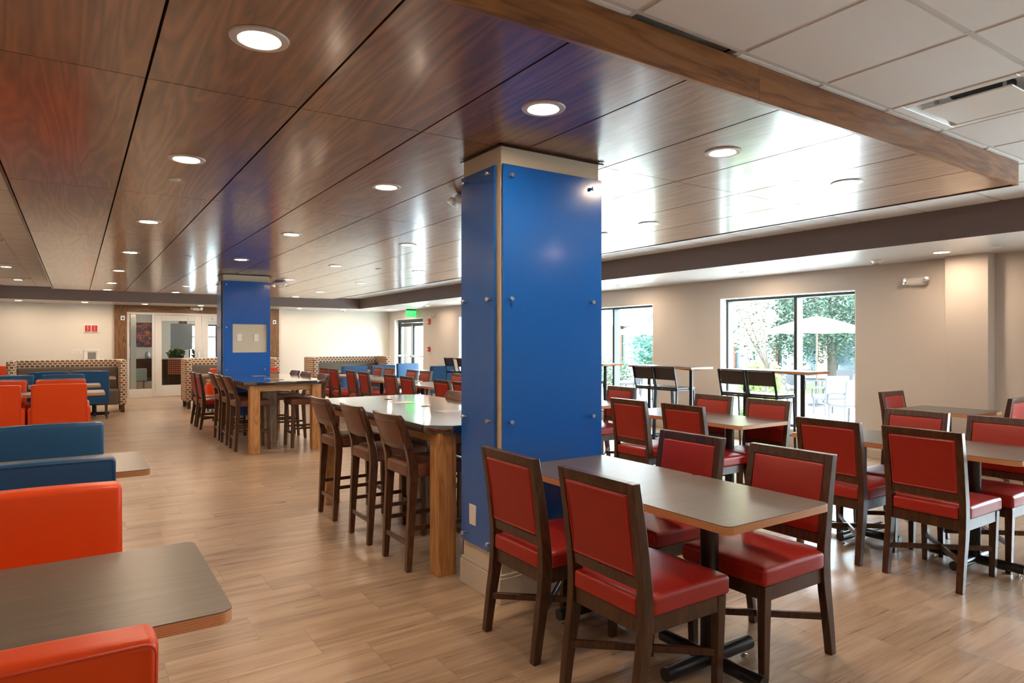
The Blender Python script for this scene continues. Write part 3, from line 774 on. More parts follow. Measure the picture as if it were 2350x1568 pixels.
BL.place(5.20, 14.46, FY, 'blue chair seen from behind, left one before the right patterned bench', 'blue chairs at the right patterned bench')
BL.place(5.88, 14.46, FY, 'blue chair behind two red chair backs, before the right patterned bench', 'blue chairs at the right patterned bench')
BL.place(6.85, 13.40, FY, 'bright blue chair back lit by daylight near the window wall', None)
BL.place(6.91, 14.85, FNY, 'dark navy chair in front of the exit door, behind a small table', None)
T4 = Proto(lambda: make_table('long_table', 1.63, .68, [-.42, .42]), 'table')
GL = 'long laminate tables of the left row'
LL = 'long grey-brown laminate table, '
T4.place(-.485, 2.085, 0, LL+'large in the lower left corner', GL)
T4.place(-.485, 4.265, 0, LL+'second from the camera, between navy and blue chairs', GL)
T4.place(-.485, 10.55, 0, LL+'mid-row between two orange chairs', GL)
T4.place(-.485, 12.38, 0, LL+'mid-row between two navy chairs', GL)
TB = Proto(lambda: make_table('banquette_table', 1.44, .66, [-.38, .38], (.24, .24)), 'table')
for x, t in ((-.08, 'left'), (2.88, 'middle'), (5.5, 'right')):
    TB.place(x, 14.80, 0, 'laminate table in front of the %s patterned banquette' % t, 'tables at the patterned banquettes')
T2.place(6.95, 14.13, 0, LA+'near the exit door between navy and bright blue chairs', GT)
def make_bench():
    r = thing('banquette_bench', '', ''); W = .97
    m = MB(); m.rbox(-W, W, .60, .74, .14, 1.06, .03, 6).build('high_back', 'pattern', r)
    for s in (-1, 1):
        a, b = sorted((s*W, s*(W-.13)))
        MB().rbox(a, b, -.02, .735, .14, 1.062, .04, 6).build('side_wing', 'pattern', r)
    MB().rbox(-.835, .835, .46, .60, .44, .92, .03, 6, fn=lambda v: Vector((v.x, v.y+.05*(v.z-.44), v.z))).build('back_cushion', 'taupe', r)
    MB().rbox(-.838, .838, -.01, .58, .16, .46, .03, 6).build('seat_cushion', 'taupe', r)
    for x in (-.90, .90):
        for y in (.05, .66): MB().box(x-.035, x+.035, y-.035, y+.035, 0, .15, .003, 1).build('leg', 'stoolwood', r)
    return r
BN = Proto(make_bench, 'bench')
for x, t in ((-.105, 'left of the glass doors'), (2.905, 'behind the distant blue column'), (5.6, 'at the back right before the cream wall')):
    BN.place(x, 15.38, 0, 'high-backed banquette in honeycomb patterned fabric, '+t, 'patterned banquettes')

# ================================================================ HIGH TABLES AND METAL STOOLS AT THE WINDOWS
def make_high():
    r = thing('high_table', '', '')
    t = MB().box(-.225, .225, -.6, .6, 1.04, 1.067, .003, 1).build('tabletop', 'ply', r)
    MB().box(-.2248, .2248, -.5998, .5998, 1.0671, 1.07, .0008, 1).build('laminate_surface', 'laminate', t)
    for y in (-.40, .40):
        m = MB(); m.lathe([(0, .03), (.026, .03), (.026, 1.03), (0, 1.03)], c=(0, y, 0), seg=20)
        for k in range(4):
            a = k*pi/2+pi/4; m.bar((0, y, 1.02), (cos(a)*.17, y+sin(a)*.17, 1.036), .022, .008)
        p = m.build('pedestal', 'graphite', r)
        m = MB(); m.box(-.20, .20, y-.025, y+.025, .012, .042, .004, 1); m.box(-.025, .025, y-.19, y+.19, .012, .042, .004, 1); m.build('base_foot', 'graphite', p)
        for q, w_ in ((-.17, y), (.17, y), (0, y-.165), (0, y+.165)): MB().lathe([(0, 0), (.012, 0), (.012, .014), (0, .014)], c=(q, w_, 0), seg=10).build('glide', 'chrome', p)
    return r
HT = Proto(make_high, 'table')
HTL = 'narrow bar-height table, '
HT.place(7.15, 4.96, 0, HTL+'in front of the large window', 'bar-height window tables')
HT.place(7.16, 6.66, 0, HTL+'against the blank wall between two windows', 'bar-height window tables')
HT.place(7.14, 8.42, 0, HTL+'at the left window by the near column', 'bar-height window tables')
HT.place(7.14, 12.35, 0, HTL+'left of the near column behind the red chairs', 'bar-height window tables')
def make_mstool():
    r = thing('metal_bar_stool', '', ''); m = MB(); t = .02
    for s in (-1, 1):
        x = s*.19
        m.bar((x, -.165, .755), (x, -.235, 1.072), t, .024, .002)
        m.bar((x, -.165, .765), (x, -.215, .012), t, .024, .002)
        m.bar((x, .17, .755), (x, .205, .012), t, .024, .002)
        m.bar((x, -.17, .745), (x, .175, .745), t, t, .002)
        m.bar((x, -.215, .014), (x, .205, .014), t, t, .002)
    m.bar((-.19, -.165, .745), (.19, -.165, .745), t, t); m.bar((-.19, .17, .745), (.19, .17, .745), t, t)
    m.bar((-.19, .19, .28), (.19, .19, .28), t, t); m.bar((-.19, -.235, 1.068), (.19, -.235, 1.068), t, .012)
    m.build('steel_frame', 'graphite', r)
    MB().box(-.198, .198, -.165, .185, .757, .782, .006, 2).build('seat', 'stoolback', r)
    MB().box(-.178, .178, -.008, .008, .885, 1.058, .004, 1, fn=lambda v: Vector((v.x, v.y-.165-.07*(v.z-.755)/.317+.012, v.z))).build('backrest', 'stoolback', r)
    return r
MS = Proto(make_mstool, 'stool')
ML = 'black metal bar stool, '
GM = 'black metal bar stools along the windows'
for y, t in ((4.92, 'right one of the pair at the large window'), (5.33, 'left one of the pair at the large window'), (6.46, 'right one of the pair before the blank wall'), (6.87, 'left one of the pair before the blank wall'),
             (8.35, 'only its seat showing right of the near column'), (12.22, 'right one of the pair left of the near column'), (12.80, 'left one of the pair left of the near column')):
    MS.place(7.06, y, FX, ML+t, GM)

# ================================================================ LIGHTS AND CEILING FITTINGS
def make_dl():
    r = thing('downlight', '', '')
    m = MB(); m.lathe([(.066, .0), (.068, -.004), (.074, -.007), (.098, -.005), (.101, .0), (.101, .003), (.066, .003)], seg=40).build('trim_ring', 'trimring', r)
    MB().lathe([(0, -.002), (.067, -.002), (.067, .001), (0, .001)], seg=32).build('lens', 'lens', r)
    return r
DL = Proto(make_dl, 'ceiling light')
rows = {.54: 'left', 1.78: 'second', 3.03: 'third', 4.30: 'right'}
ordn = ['nearest', 'second', 'third', 'fourth', 'fifth', 'sixth', 'farthest']
YL = [2.42, 4.24, 6.62, 9.0, 11.4, 13.82, 15.63]
for x, rn in rows.items():
    for k, y in enumerate(YL):
        if (x == 1.78 and k == 4): continue
        DL.place(x, y, 0, 'round recessed downlight in the walnut canopy, %s lamp of its %s row' % (ordn[k], rn), 'downlights in the walnut canopy', z=ZC-.001)
for k, y in enumerate((15.98, 13.34, 10.9, 8.5, 6.1, 3.7, 1.3)):
    if k > 1: lb = 'round recessed downlight in the white tiles left of the walnut canopy'
    else: lb = 'round downlight in the white tiles at far left, %s' % ('nearest the dark bulkhead' if k == 0 else 'just before the last air vent')
    DL.place(-.93-(0 if k < 2 else .9), y, 0, lb, 'downlights in the tile ceiling', z=ZT-.009)
DL.place(3.0, .4, 0, 'round recessed downlight in the near tile ceiling', 'downlights behind the camera', z=ZT-.009)
for x, y in ((.6, -1.2), (3.0, -2.6), (5.4, -1.2), (-1.6, -2.2)):
    DL.place(x, y, 0, 'round recessed downlight in the near tile ceiling', 'downlights behind the camera', z=ZT-.009)
for k, x in enumerate((-1.06, .18, 1.42, 2.66, 3.9, 5.14, 6.38)):
    DL.place(x, 18.35, 0, 'small round downlight in the rear soffit, number %s from the left' % ['one', 'two', 'three', 'four', 'five', 'six', 'seven'][k], 'downlights in the rear soffit', z=ZS-.001)
for y, t in ((3.22, 'above the lone wall table'), (5.6, 'above the large window'), (8.0, 'above the window by the near column'), (12.8, 'hidden past the near column'), (15.2, 'left of the near column'), (17.6, 'above the exit door')):
    DL.place(7.50, y, 0, 'round downlight in the right soffit, '+t, 'downlights in the right soffit', z=ZS-.001)
def make_disc():
    r = MB().lathe([(0, -.006), (.036, -.006), (.040, -.003), (.040, .001), (0, .001)], seg=28).build('sprinkler_cover', 'plastic')
    return r
DC = Proto(make_disc, 'sprinkler cover')
for x, y, z, t in ((.54, 4.81, ZC, 'white disc between the first lamps of the left canopy row'), (1.16, 9.01, ZC, 'white disc beside the reflection of the distant column'), (3.67, 9.03, ZC, 'white disc between the third and right lamp rows'),
                   (4.30, 4.85, ZC, 'white disc right of the near column top'), (7.50, 2.73, ZS, 'white disc in the soffit by the boxed-out pier'), (7.45, 7.0, ZS, 'white disc in the soffit between the two windows'), (7.50, 16.4, ZS, 'white disc in the soffit left of the exit door')):
    DC.place(x, y, 0, 'small round '+t, 'sprinkler cover discs', z=z-.001)
def make_smoke():
    r = thing('smoke_detector', '', '')
    b = MB().lathe([(0, -.045), (.028, -.045), (.034, -.04), (.050, -.018), (.062, -.012), (.066, 0), (0, 0)], seg=28).build('housing', 'plastic', r)
    MB().lathe([(.0285, -.0462), (.029, -.043), (.033, -.0425), (.032, -.0455)], seg=20).build('vent_ring', 'slot', b)
    return r
SM = Proto(make_smoke, 'smoke detector')
SM.place(7.62, 3.95, 0, 'white smoke detector on the soffit right of the large window', 'smoke detectors', z=ZS)
SM.place(-.62, 18.6, 0, 'tiny smoke detector on the rear soffit at far left', 'smoke detectors', z=ZS)
SM.place(6.55, 18.75, 0, 'tiny smoke detector on the rear soffit above the right bench', 'smoke detectors', z=ZS)
def make_em():
    """twin-head emergency light, mounted against local -Y... back at y=0, facing -Y"""
    r = thing('emergency_light', '', '')
    MB().rbox(-.10, .10, -.07, 0, -.045, .045, .034, 6).build('housing', 'plastic', r)
    for s in (-1, 1):
        mt = Matrix.Translation((s*.108, -.062, .005)) @ Matrix.Rotation(s*radians(28), 4, 'Z') @ Matrix.Rotation(pi/2, 4, 'X')
        h = MB().lathe([(0, -.03), (.03, -.028), (.042, 0), (.044, .022), (.040, .024)], seg=24, mtx=mt).build('lamp_head', 'plastic', r)
        MB().lathe([(0, .026), (.038, .020), (0, .018)], seg=24, mtx=mt).build('lamp_lens', 'chrome', h)
    return r
EM = Proto(make_em, 'emergency light')
EM.place(8.10, 3.72, -pi/2, 'white twin-head emergency light on the right wall by the pier', 'emergency lights', z=2.11)
EM.place(8.10, 16.05, -pi/2, 'small twin-head emergency light right of the exit door', 'emergency lights', z=2.12)
EM.place(2.66, 19.09, 0, 'small twin-head emergency light on the wood header over the glass doors', 'emergency lights', z=2.29)
for x, y, t in ((2.98, 11.85, 'twin-head emergency light under the canopy right of the distant column'), (2.36, 4.12, 'emergency light under the canopy peeping out behind the near column')):
    e = EM.place(x, y, 0, t, 'emergency lights', z=ZC-.0); e.rotation_euler = (pi/2, 0, -YAW)
# air diffuser in the tile ceiling
r = thing('air_diffuser', 'square white air diffuser with a lowered plaque and dark opening, top right', 'air vent', (2.345+.61*2+.305, 1.165+.305, ZT))
m = MB(); o = .30
for a, b, c, d in ((-o, o, -o, -o+.05), (-o, o, o-.05, o), (-o, -o+.05, -o+.05, o-.05), (o-.05, o, -o+.05, o-.05)): m.box(a, b, c, d, -.008, .004, .003, 1)
for k in range(4):
    mt = Matrix.Rotation(k*pi/2, 4, 'Z')
    m.prism([(-.25, -.004), (-.25, .004), (-.21, .075), (-.205, .075)], 'X', -.25, .25, fn=lambda v, mt=mt: mt @ Vector((v.x*(1 if v.z < .03 else .84), v.y, v.z)))
m.build('frame', 'wplate', r); MB().box(-.21, .21, -.21, .21, .075, .08).build('back_pan', 'plastic', r)
MB().lathe([(0, .072), (.13, .072), (.14, .06), (.14, .074), (0, .0745)], seg=40).build('duct_opening', 'slot', r)
MB().box(-.20, .20, -.20, .20, -.02, -.012, .002, 1).build('plaque', 'wplate', r)
m = MB()
for x in (-.15, .15):
    for y in (-.15, .15): m.box(x-.006, x+.006, y-.006, y+.006, -.013, .076)
m.build('hanger', 'steel', r)
# slot vents at far left
def make_slot():
    r = thing('slot_vent', '', '')
    m = MB(); 
    for a, b, c, d in ((-.29, .29, -.085, -.06), (-.29, .29, .06, .085), (-.29, -.26, -.06, .06), (.26, .29, -.06, .06)): m.box(a, b, c, d, -.012, 0, .002, 1)
    m.build('frame', 'wplate', r); MB().box(-.26, .26, -.06, .06, -.004, -.001).build('opening', 'slot', r); MB().box(-.25, .25, -.02, .035, -.010, -.006, .001, 1).build('blade', 'wplate', r)
    return r
SV = Proto(make_slot, 'air vent')
for y, t in ((9.95, 'nearest of three at the far left'), (12.9, 'middle of three at the far left'), (15.6, 'farthest of three at the far left')): SV.place(-.99, y, 0, 'white slot vent in the tile ceiling, '+t, 'slot vents', z=ZT-.006)
# the tile that has slipped behind the fascia
tag(MB().box(-.29, .29, -.29, .05, -.008, .008, .003, 1).build('loose_ceiling_tile', 'tile', loc=(2.345-.61+.305, 1.775+.24, ZT+.035), rot=(radians(-4), radians(3), 0)), 'slipped white ceiling tile leaving a dark gap above the wood fascia', 'ceiling tile')
# ---- wall devices
def text_mesh(txt, size, depth, name, m, parent, loc, rot):
    c = bpy.data.curves.new('t', 'FONT'); c.body = txt; c.size = size; c.extrude = depth; c.align_x = 'CENTER'; c.align_y = 'CENTER'
    o = bpy.data.objects.new('t', c); COL.objects.link(o); bpy.context.view_layer.update()
    me = bpy.data.meshes.new_from_object(o.evaluated_get(bpy.context.evaluated_depsgraph_get())); bpy.data.objects.remove(o)
    me.materials.clear(); me.materials.append(M[m]); x = bpy.data.objects.new(name, me); COL.objects.link(x); x.parent = parent; x.location = loc; x.rotation_euler = rot
    return x
r = thing('exit_sign', 'green glowing exit sign hanging above the far right door', 'sign', (7.95, 17.15, 2.23))
MB().box(-.16, .16, -.012, .012, -.10, .085, .003, 1).build('sign_panel', 'exitgreen', r)
MB().box(-.14, .14, -.025, .025, .085, .12, .003, 1).build('housing', 'black', r)
text_mesh('EXIT', .14, .002, 'lettering', 'plastic', r, (0, -.014, -.01), (pi/2, 0, 0))
def firebox(x, y, z, rz, label, w_, h_, glass):
    r = thing('fire_alarm', label, 'fire alarm', (x, y, z), rz)
    MB().box(-w_/2, w_/2, -.05, 0, -h_/2, h_/2, .005, 2).build('housing', 'redplastic', r)
    if glass: MB().box(-.03, .03, -.07, -.048, -.035, .0, .006, 1).build('strobe_lens', 'plastic', r); text_mesh('FIRE', .028, .001, 'lettering', 'plastic', r, (0, -.051, .04), (pi/2, 0, 0))
    else: MB().box(-.035, .035, -.062, -.048, -.012, .006, .002, 1).build('pull_handle', 'plastic', r)
firebox(8.10, 16.28, 1.98, -pi/2, 'red fire alarm strobe beside the exit door, upper one', .11, .15, True)
firebox(8.10, 16.28, 1.22, -pi/2, 'red fire alarm pull station beside the exit door, lower one', .10, .13, False)
r = thing('wall_strobe', 'pair of small red squares on a white box on the rear left wall', 'fire alarm', (.325, YB, 1.75))
MB().box(-.15, .15, -.03, 0, -.095, .095, .004, 1).build('backplate', 'wplate', r)
for x in (-.072, .068):
    p = MB().box(x-.058, x+.058, -.042, -.03, -.075, .075, .003, 1).build('red_plate', 'redplastic', r)
    m = MB(); m.tube([(x+.02, -.043, .045), (x-.012, -.043, .052), (x-.02, -.043, .03), (x+.015, -.043, .005), (x+.008, -.043, -.015), (x-.02, -.043, -.012)], .006, 6); m.lathe([(0, 0), (.010, 0), (.010, .004), (0, .004)], seg=12, mtx=Matrix.Rotation(pi/2, 4, 'X'), c=(x, -.042, -.045)); m.build('white_symbol', 'plastic', p)
r = thing('recessed_wall_box', 'white framed recessed box on the rear wall above the left bench', 'wall box', (.335, YB, 1.07))
m = MB()
for a, b, c, d in ((-.16, .16, .12, .17), (-.16, .16, -.17, -.12), (-.16, -.11, -.12, .12), (.11, .16, -.12, .12)): m.box(a, b, -.025, 0, c, d, .004, 1)
for a, b, c, d in ((-.11, .11, .095, .12), (-.11, .11, -.12, -.095), (-.11, -.085, -.095, .095), (.085, .11, -.095, .095)): m.box(a, b, -.012, 0, c, d, .003, 1)
m.build('frame', 'wplate', r); MB().box(-.085, .085, -.004, 0, -.095, .095).build('inner_panel', 'graphite', r)
bpy.data.objects[r.children[-1].name].data.materials[0] = mat('grey_panel', (.22, .21, .20), .5)
r = thing('wall_switch_plate', 'white three-gang switch plate on the rear left wall', 'switch', (.01, YB, 1.17))
MB().box(-.115, .115, -.008, 0, -.06, .06, .003, 1).build('plate', 'wplate', r)
for x in (-.07, 0, .07): MB().box(x-.016, x+.016, -.014, -.007, -.03, .03, .002, 1).build('rocker', 'plastic', r)
def box_device(x, z, t):
    r = thing('door_sensor', t, 'sensor', (x, YB-.06, z)); MB().box(-.045, .045, -.03, 0, -.055, .055, .004, 1).build('housing', 'wplate', r); MB().box(-.02, .02, -.036, -.029, -.03, .02, .003, 1).build('lens', 'acrylic', r)
box_device(.985, 2.02, 'small device with a blue eye on the left wooden door post'); box_device(4.66, 1.98, 'small device with a blue eye on the right wooden door post')

# ================================================================ LOBBY BEHIND THE GLASS DOORS
LX0, LX1, LY = -.2, 9.0, 28.0
m = MB(); m.box(LX0-.1, LX0, YB+.15, LY, -.1, 2.7); m.box(LX1, LX1+.1, YB+.15, LY, -.1, 2.7)
struct(m.build('wall_lobby_sides', 'wallback'))
m = MB(); m.box(LX0, 3.65, LY, LY+.1, -.1, 2.7); m.box(3.65, 4.65, LY, LY+.1, -.1, .5); m.box(3.65, 4.65, LY, LY+.1, 2.1, 2.7); m.box(4.65, LX1, LY, LY+.1, -.1, 2.7)
struct(m.build('wall_lobby_back', 'wallback'))
struct(MB().box(LX0, LX1, YB+.12, LY+.1, -.1, 0).build('floor_lobby', 'floor'))
struct(MB().box(LX0, LX1, YB+.15, LY+.1, 2.62, 2.75).build('ceiling_lobby', 'tile'))
for x, y in ((1.6, 21), (4, 21), (1.6, 24), (4, 24), (1.6, 26.8), (4, 26.8), (6.4, 24)):
    DL.place(x, y, 0, 'round recessed downlight in the lobby ceiling beyond the glass doors', 'downlights in the lobby', z=2.619)
# white inner partition with an opening seen through the sidelight
struct(MB().box(1.28, 1.42, 21.2, 21.35, 0, 2.62, .004, 1).build('trim_3', 'dooraluminium'))
struct(MB().box(3.62, 5.2, 21.2, 21.32, 0, 2.62, .004, 1).build('wall_lobby_partition', 'reveal'))
r = thing('wall_picture', 'dark framed abstract picture in orange and violet beyond the sidelight', 'picture', (2.02, LY-.02, 1.70))
MB().box(-.47, .47, -.03, 0, -.44, .44, .003, 1).build('frame', 'black', r)
pm = mat('abstract_print', (.2, .15, .2), .5); t = NT(pm); v = t.coords((3, 3, 3), rnd=False); n = t.noise(v, 2.2, 6, .7, 1.2)
t.l(t.ramp(n, [(.3, (.02, .025, .06)), (.45, (.10, .06, .12)), (.55, (.45, .15, .06)), (.66, (.6, .33, .18)), (.8, (.12, .10, .2))]), t.b.inputs['Base Color'])
MB().box(-.45, .45, -.034, -.03, -.42, .42).build('print', pm, r)
r = thing('lobby_credenza', 'dark brown wooden side cabinet under the lobby picture', 'cabinet', (2.25, 27.5, 0))
MB().box(-.6, .6, -.25, .25, .12, .78, .006, 1).build('body', 'stoolwood', r); MB().box(-.62, .62, -.27, .27, .78, .81, .004, 1).build('top', 'frame', r)
for x in (-.3, .3): MB().box(x-.28, x+.28, -.262, -.25, .15, .75, .003, 1).build('door', 'frame', r)
for x in (-.52, .52):
    for y in (-.2, .2): MB().box(x-.03, x+.03, y-.03, y+.03, 0, .12).build('leg', 'frame', r)
vase = thing('lobby_vase', 'small grey metal vase on the lobby cabinet', 'vase', (2.2, 27.45, .81)); MB().lathe([(0, 0), (.07, 0), (.09, .08), (.08, .18), (.05, .24), (.06, .26), (.05, .26), (.045, .24), (0, .2)], seg=20).build('body', 'steel', vase)
r = thing('lobby_armchair', 'pale teal tweed armchair behind the sidelight glass', 'armchair', (1.36, 23.1, 0), radians(-60))
tm = mat('teal_tweed', (.36, .44, .42), .9); NT(tm).bump(NT(tm).noise(NT(tm).coords(rnd=False), 120, 2), .5, .004)
MB().rbox(-.36, .36, -.36, -.20, .22, .84, .06, 8).build('backrest', tm, r); MB().rbox(-.30, .30, -.22, .34, .22, .46, .05, 6).build('seat', tm, r)
for s in (-1, 1): a, b = sorted((s*.38, s*.28)); MB().rbox(a, b, -.34, .34, .22, .62, .045, 6).build('armrest', tm, r)
for x in (-.28, .28):
    for y in (-.28, .28): MB().box(x-.02, x+.02, y-.02, y+.02, 0, .24, .003, 1).build('leg', 'ash', r)
r = thing('lobby_counter', 'dark wood lobby counter with a white top behind the glass door', 'counter', (3.1, 24.2, 0))
MB().box(-.75, 1.9, -.25, .25, 0, .86, .004, 1).build('body', 'frame', r); MB().box(-.80, 1.95, -.30, .30, .86, .90, .004, 1).build('top', 'plastic', r)
def leafball(name, m, parent, c, R, n, ls, squash=1, seed=0, jit=.35, loc=(0, 0, 0)):
    rnd = random.Random(seed); b = bmesh.new()
    for i in range(n):
        while True:
            p = Vector((rnd.uniform(-1, 1), rnd.uniform(-1, 1), rnd.uniform(-1, 1)))
            if p.length <= 1 and (p.length > .45 or rnd.random() < .3): break
        p = Vector((p.x*R[0], p.y*R[1], p.z*R[2]))*(1+jit*(rnd.random()-.5)); p += Vector(c)
        a = Vector((rnd.uniform(-1, 1), rnd.uniform(-1, 1), rnd.uniform(-.6, .6))).normalized(); q = a.cross(Vector((rnd.uniform(-1, 1), rnd.uniform(-1, 1), rnd.uniform(-1, 1)))).normalized()
        s_ = ls*rnd.uniform(.6, 1.3); w_ = s_*.42
        vs = [b.verts.new(p+a*s_), b.verts.new(p+q*w_+a*s_*.1), b.verts.new(p-a*s_), b.verts.new(p-q*w_+a*s_*.1)]
        b.faces.new(vs)
    me = bpy.data.meshes.new(name); b.to_mesh(me); b.free(); me.materials.append(m)
    o = bpy.data.objects.new(name, me); COL.objects.link(o); o.parent = parent; o.location = loc; return o
def leafmat(name, c1, c2, tr=.35):
    m = mat(name, c1, .5, spec=.3); t = NT(m); n = t.noise(t.coords(rnd=False), 1.7, 4); t.l(t.ramp(n, [(.35, c1), (.65, c2)]), t.b.inputs['Base Color'])
    o = [n for n in m.node_tree.nodes if n.type == 'OUTPUT_MATERIAL'][0]; tb = t.n('ShaderNodeBsdfTranslucent'); tb.inputs[0].default_value = (*c2, 1)
    x = t.n('ShaderNodeMixShader'); x.inputs[0].default_value = tr; t.l(t.b.outputs[0], x.inputs[1]); t.l(tb.outputs[0], x.inputs[2]); t.l(x.outputs[0], o.inputs[0]); return m
LG = leafmat('houseplant_leaf', (.04, .11, .02), (.12, .25, .05))
r = thing('lobby_planter', 'low planter with green leaves on the lobby counter', 'plant', (2.75, 24.05, .9))
MB().box(-.22, .22, -.09, .09, 0, .08, .01, 2).build('planter_box', 'black', r); leafball('foliage', LG, r, (0, 0, .16), (.26, .12, .13), 420, .05, seed=3)
m = MB(); 
for k in range(5): m.tube([(-.1+.05*k, 0, .08), (-.14+.07*k, 0, .3), (-.2+.1*k, 0, .42+.03*k)], .003, 5)
m.build('stem', LG, r)
r = thing('lobby_pot_plant', 'round potted plant at the right end of the lobby counter', 'plant', (3.36, 24.1, .9))
MB().lathe([(0, 0), (.09, 0), (.17, .08), (.18, .10), (.16, .10), (0, .09)], seg=24).build('bowl', 'black', r); leafball('foliage', LG, r, (0, 0, .20), (.15, .15, .14), 300, .05, seed=5)
r = thing('striped_side_chair', 'orange and cream striped chair before the lobby counter', 'chair', (2.72, 23.45, 0), radians(-25))
sm = mat('striped_fabric', (.5, .1, .05), .8); t = NT(sm); sp = t.n('ShaderNodeSeparateXYZ'); t.l(t.coords(rnd=False), sp.inputs[0])
f_ = t.math('GREATER_THAN', t.math('FRACT', t.math('MULTIPLY', sp.outputs[2], 16)), .55); f2 = t.math('GREATER_THAN', t.math('FRACT', t.math('MULTIPLY', sp.outputs[0], 18)), .5)
t.l(t.ramp(t.math('MULTIPLY', t.math('ADD', f_, f2), .5), [(0, (.10, .02, .02)), (.4, (.50, .07, .03)), (.8, (.62, .42, .26))], 'CONSTANT'), t.b.inputs['Base Color'])
MB().rbox(-.22, .22, -.24, -.18, .40, .88, .02, 5).build('backrest', sm, r); MB().rbox(-.22, .22, -.2, .22, .38, .46, .02, 5).build('seat', sm, r)
for x in (-.19, .19):
    for y in (-.19, .18): MB().box(x-.02, x+.02, y-.02, y+.02, 0, .4, .003, 1).build('leg', 'frame', r)
r = thing('lobby_screen', 'grey hanging panel behind the lobby counter', 'panel', (3.27, 27.0, 1.15)); MB().box(-.36, .36, -.03, .03, 0, .95, .005, 1).build('panel', mat('grey_panel_b', (.30, .31, .32), .5), r)
m = MB(); m.box(-.3, -.28, -.01, .01, .95, 1.37); m.box(.28, .3, -.01, .01, .95, 1.37); m.build('hanger', 'steel', r)
r = thing('window_5', '', ''); del r['label'], r['category']; struct(r)
m = MB(); 
for a, b, c, d in ((3.65, 3.7, .5, 2.1), (4.6, 4.65, .5, 2.1), (3.7, 4.6, .5, .55), (3.7, 4.6, 2.05, 2.1), (3.7, 4.6, 1.6, 1.64)): m.box(a, b, LY+.02, LY+.08, c, d)
m.build('window_frame', 'bronze', r); MB().box(3.7, 4.6, LY+.05, LY+.055, .55, 2.05).build('window_glass', 'glass', r)
r = thing('lobby_curtain', 'tan curtain beside the lobby window', 'curtain', (3.42, LY-.1, 0))
pts = [(-.14+.012*k, .03*sin(k*1.3)) for k in range(25)]; m = MB(); m.prism(pts+[(x, y+.006) for x, y in pts[::-1]], 'Z', 1.12, 2.45).build('cloth', mat('tan_cloth', (.30, .21, .15), .8), r)
MB().tube([(-.2, 0, 2.47), (1.2, 0, 2.47)], .015).build('rod', 'black', r)

# ================================================================ OUTSIDE
ZG = -.35
gm = mat('lawn', (.16, .24, .06), .9); t = NT(gm); n = t.noise(t.coords(rnd=False), 3, 6, .7); t.l(t.ramp(n, [(.3, (.07, .11, .03)), (.7, (.14, .19, .07))]), t.b.inputs['Base Color'])
cm = mat('concrete', (.58, .56, .52), .8); t = NT(cm); n = t.noise(t.coords(rnd=False), 6, 5); t.l(t.ramp(n, [(.3, (.62, .61, .59)), (.7, (.74, .73, .70))]), t.b.inputs['Base Color'])
g0 = MB().box(XR+.3, 60, -30, 60, ZG-.3, ZG).build('lawn', gm); g0['kind'] = 'structure'; g0.name = 'floor_outside'
m = MB(); m.box(XR+.3, 10.6, -10, 40, ZG, ZG+.02); m.box(10.6, 24, -10, 8.6, ZG, ZG+.02); m.box(13.0, 20.5, 8.6, 12.6, ZG, ZG+.02); m.box(10.6, 17, 12.6, 34, ZG, ZG+.02)
tag(m.build('patio', cm), 'pale concrete patio paving outside the windows', 'patio')
m = MB(); m.box(XL-.3, XR+.30, YN-.3, YB+.2, ZG-.3, -.1); struct(m.build('floor_slab', cm))
# building across the courtyard
brick = mat('red_brick', (.36, .09, .05), .85); t = NT(brick); bk = t.n('ShaderNodeTexBrick'); t.l(t.coords(rnd=False, rot=(pi/2, 0, pi/2)), bk.inputs['Vector'])
bk.inputs['Scale'].default_value = 4.5; bk.inputs['Color1'].default_value = (.20, .055, .04, 1); bk.inputs['Color2'].default_value = (.16, .045, .032, 1); bk.inputs['Mortar'].default_value = (.24, .16, .14, 1); bk.inputs['Mortar Size'].default_value = .01
t.l(bk.outputs['Color'], t.b.inputs['Base Color'])
wb = mat('white_siding', (.75, .75, .73), .6); wg = mat('dark_window_glass', (.06, .09, .11), .08, spec=1.0)
r = thing('courtyard_building', 'low red brick building with dark windows across the courtyard', 'building', (26, 0, ZG))
MB().box(.3, 8, 4, 40, 0, 2.75).build('wall', brick, r)
m = MB()
for a, b in ((4, 5.0), (8.2, 9), (12.4, 13.2), (15.3, 16.0), (17.9, 18.2), (20.2, 21.2), (24.2, 25), (28.0, 40)): m.box(0, .32, a, b, 0, 2.75)
m.build('brick_pier', brick, r)
MB().box(.02, .32, 4, 40, 2.70, 4.1).build('white_band', wb, r)
MB().box(-.5, 8.4, 3.5, 40.5, 4.1, 4.25).build('roof', wb, r)
for a, b in ((5, 8.2), (9, 12.4), (13.2, 15.3), (16.0, 17.9), (18.2, 20.2), (21.2, 24.2), (25, 28)):
    p = MB().box(.24, .29, a, b, .5, 2.6).build('window', wg, r)
    m = MB(); m.box(.18, .26, a, a+.06, .1, 2.7); m.box(.18, .26, b-.06, b, .1, 2.7); m.box(.18, .26, (a+b)/2-.04, (a+b)/2+.04, .1, 2.7); m.box(.18, .26, a, b, .5, .58); m.box(.18, .26, a, b, 2.62, 2.7); m.build('window_frame', 'bronze', p)
    MB().box(.15, .31, a, b, 0, .5).build('window_apron', mat('grey_apron', (.16, .17, .18), .6), r)
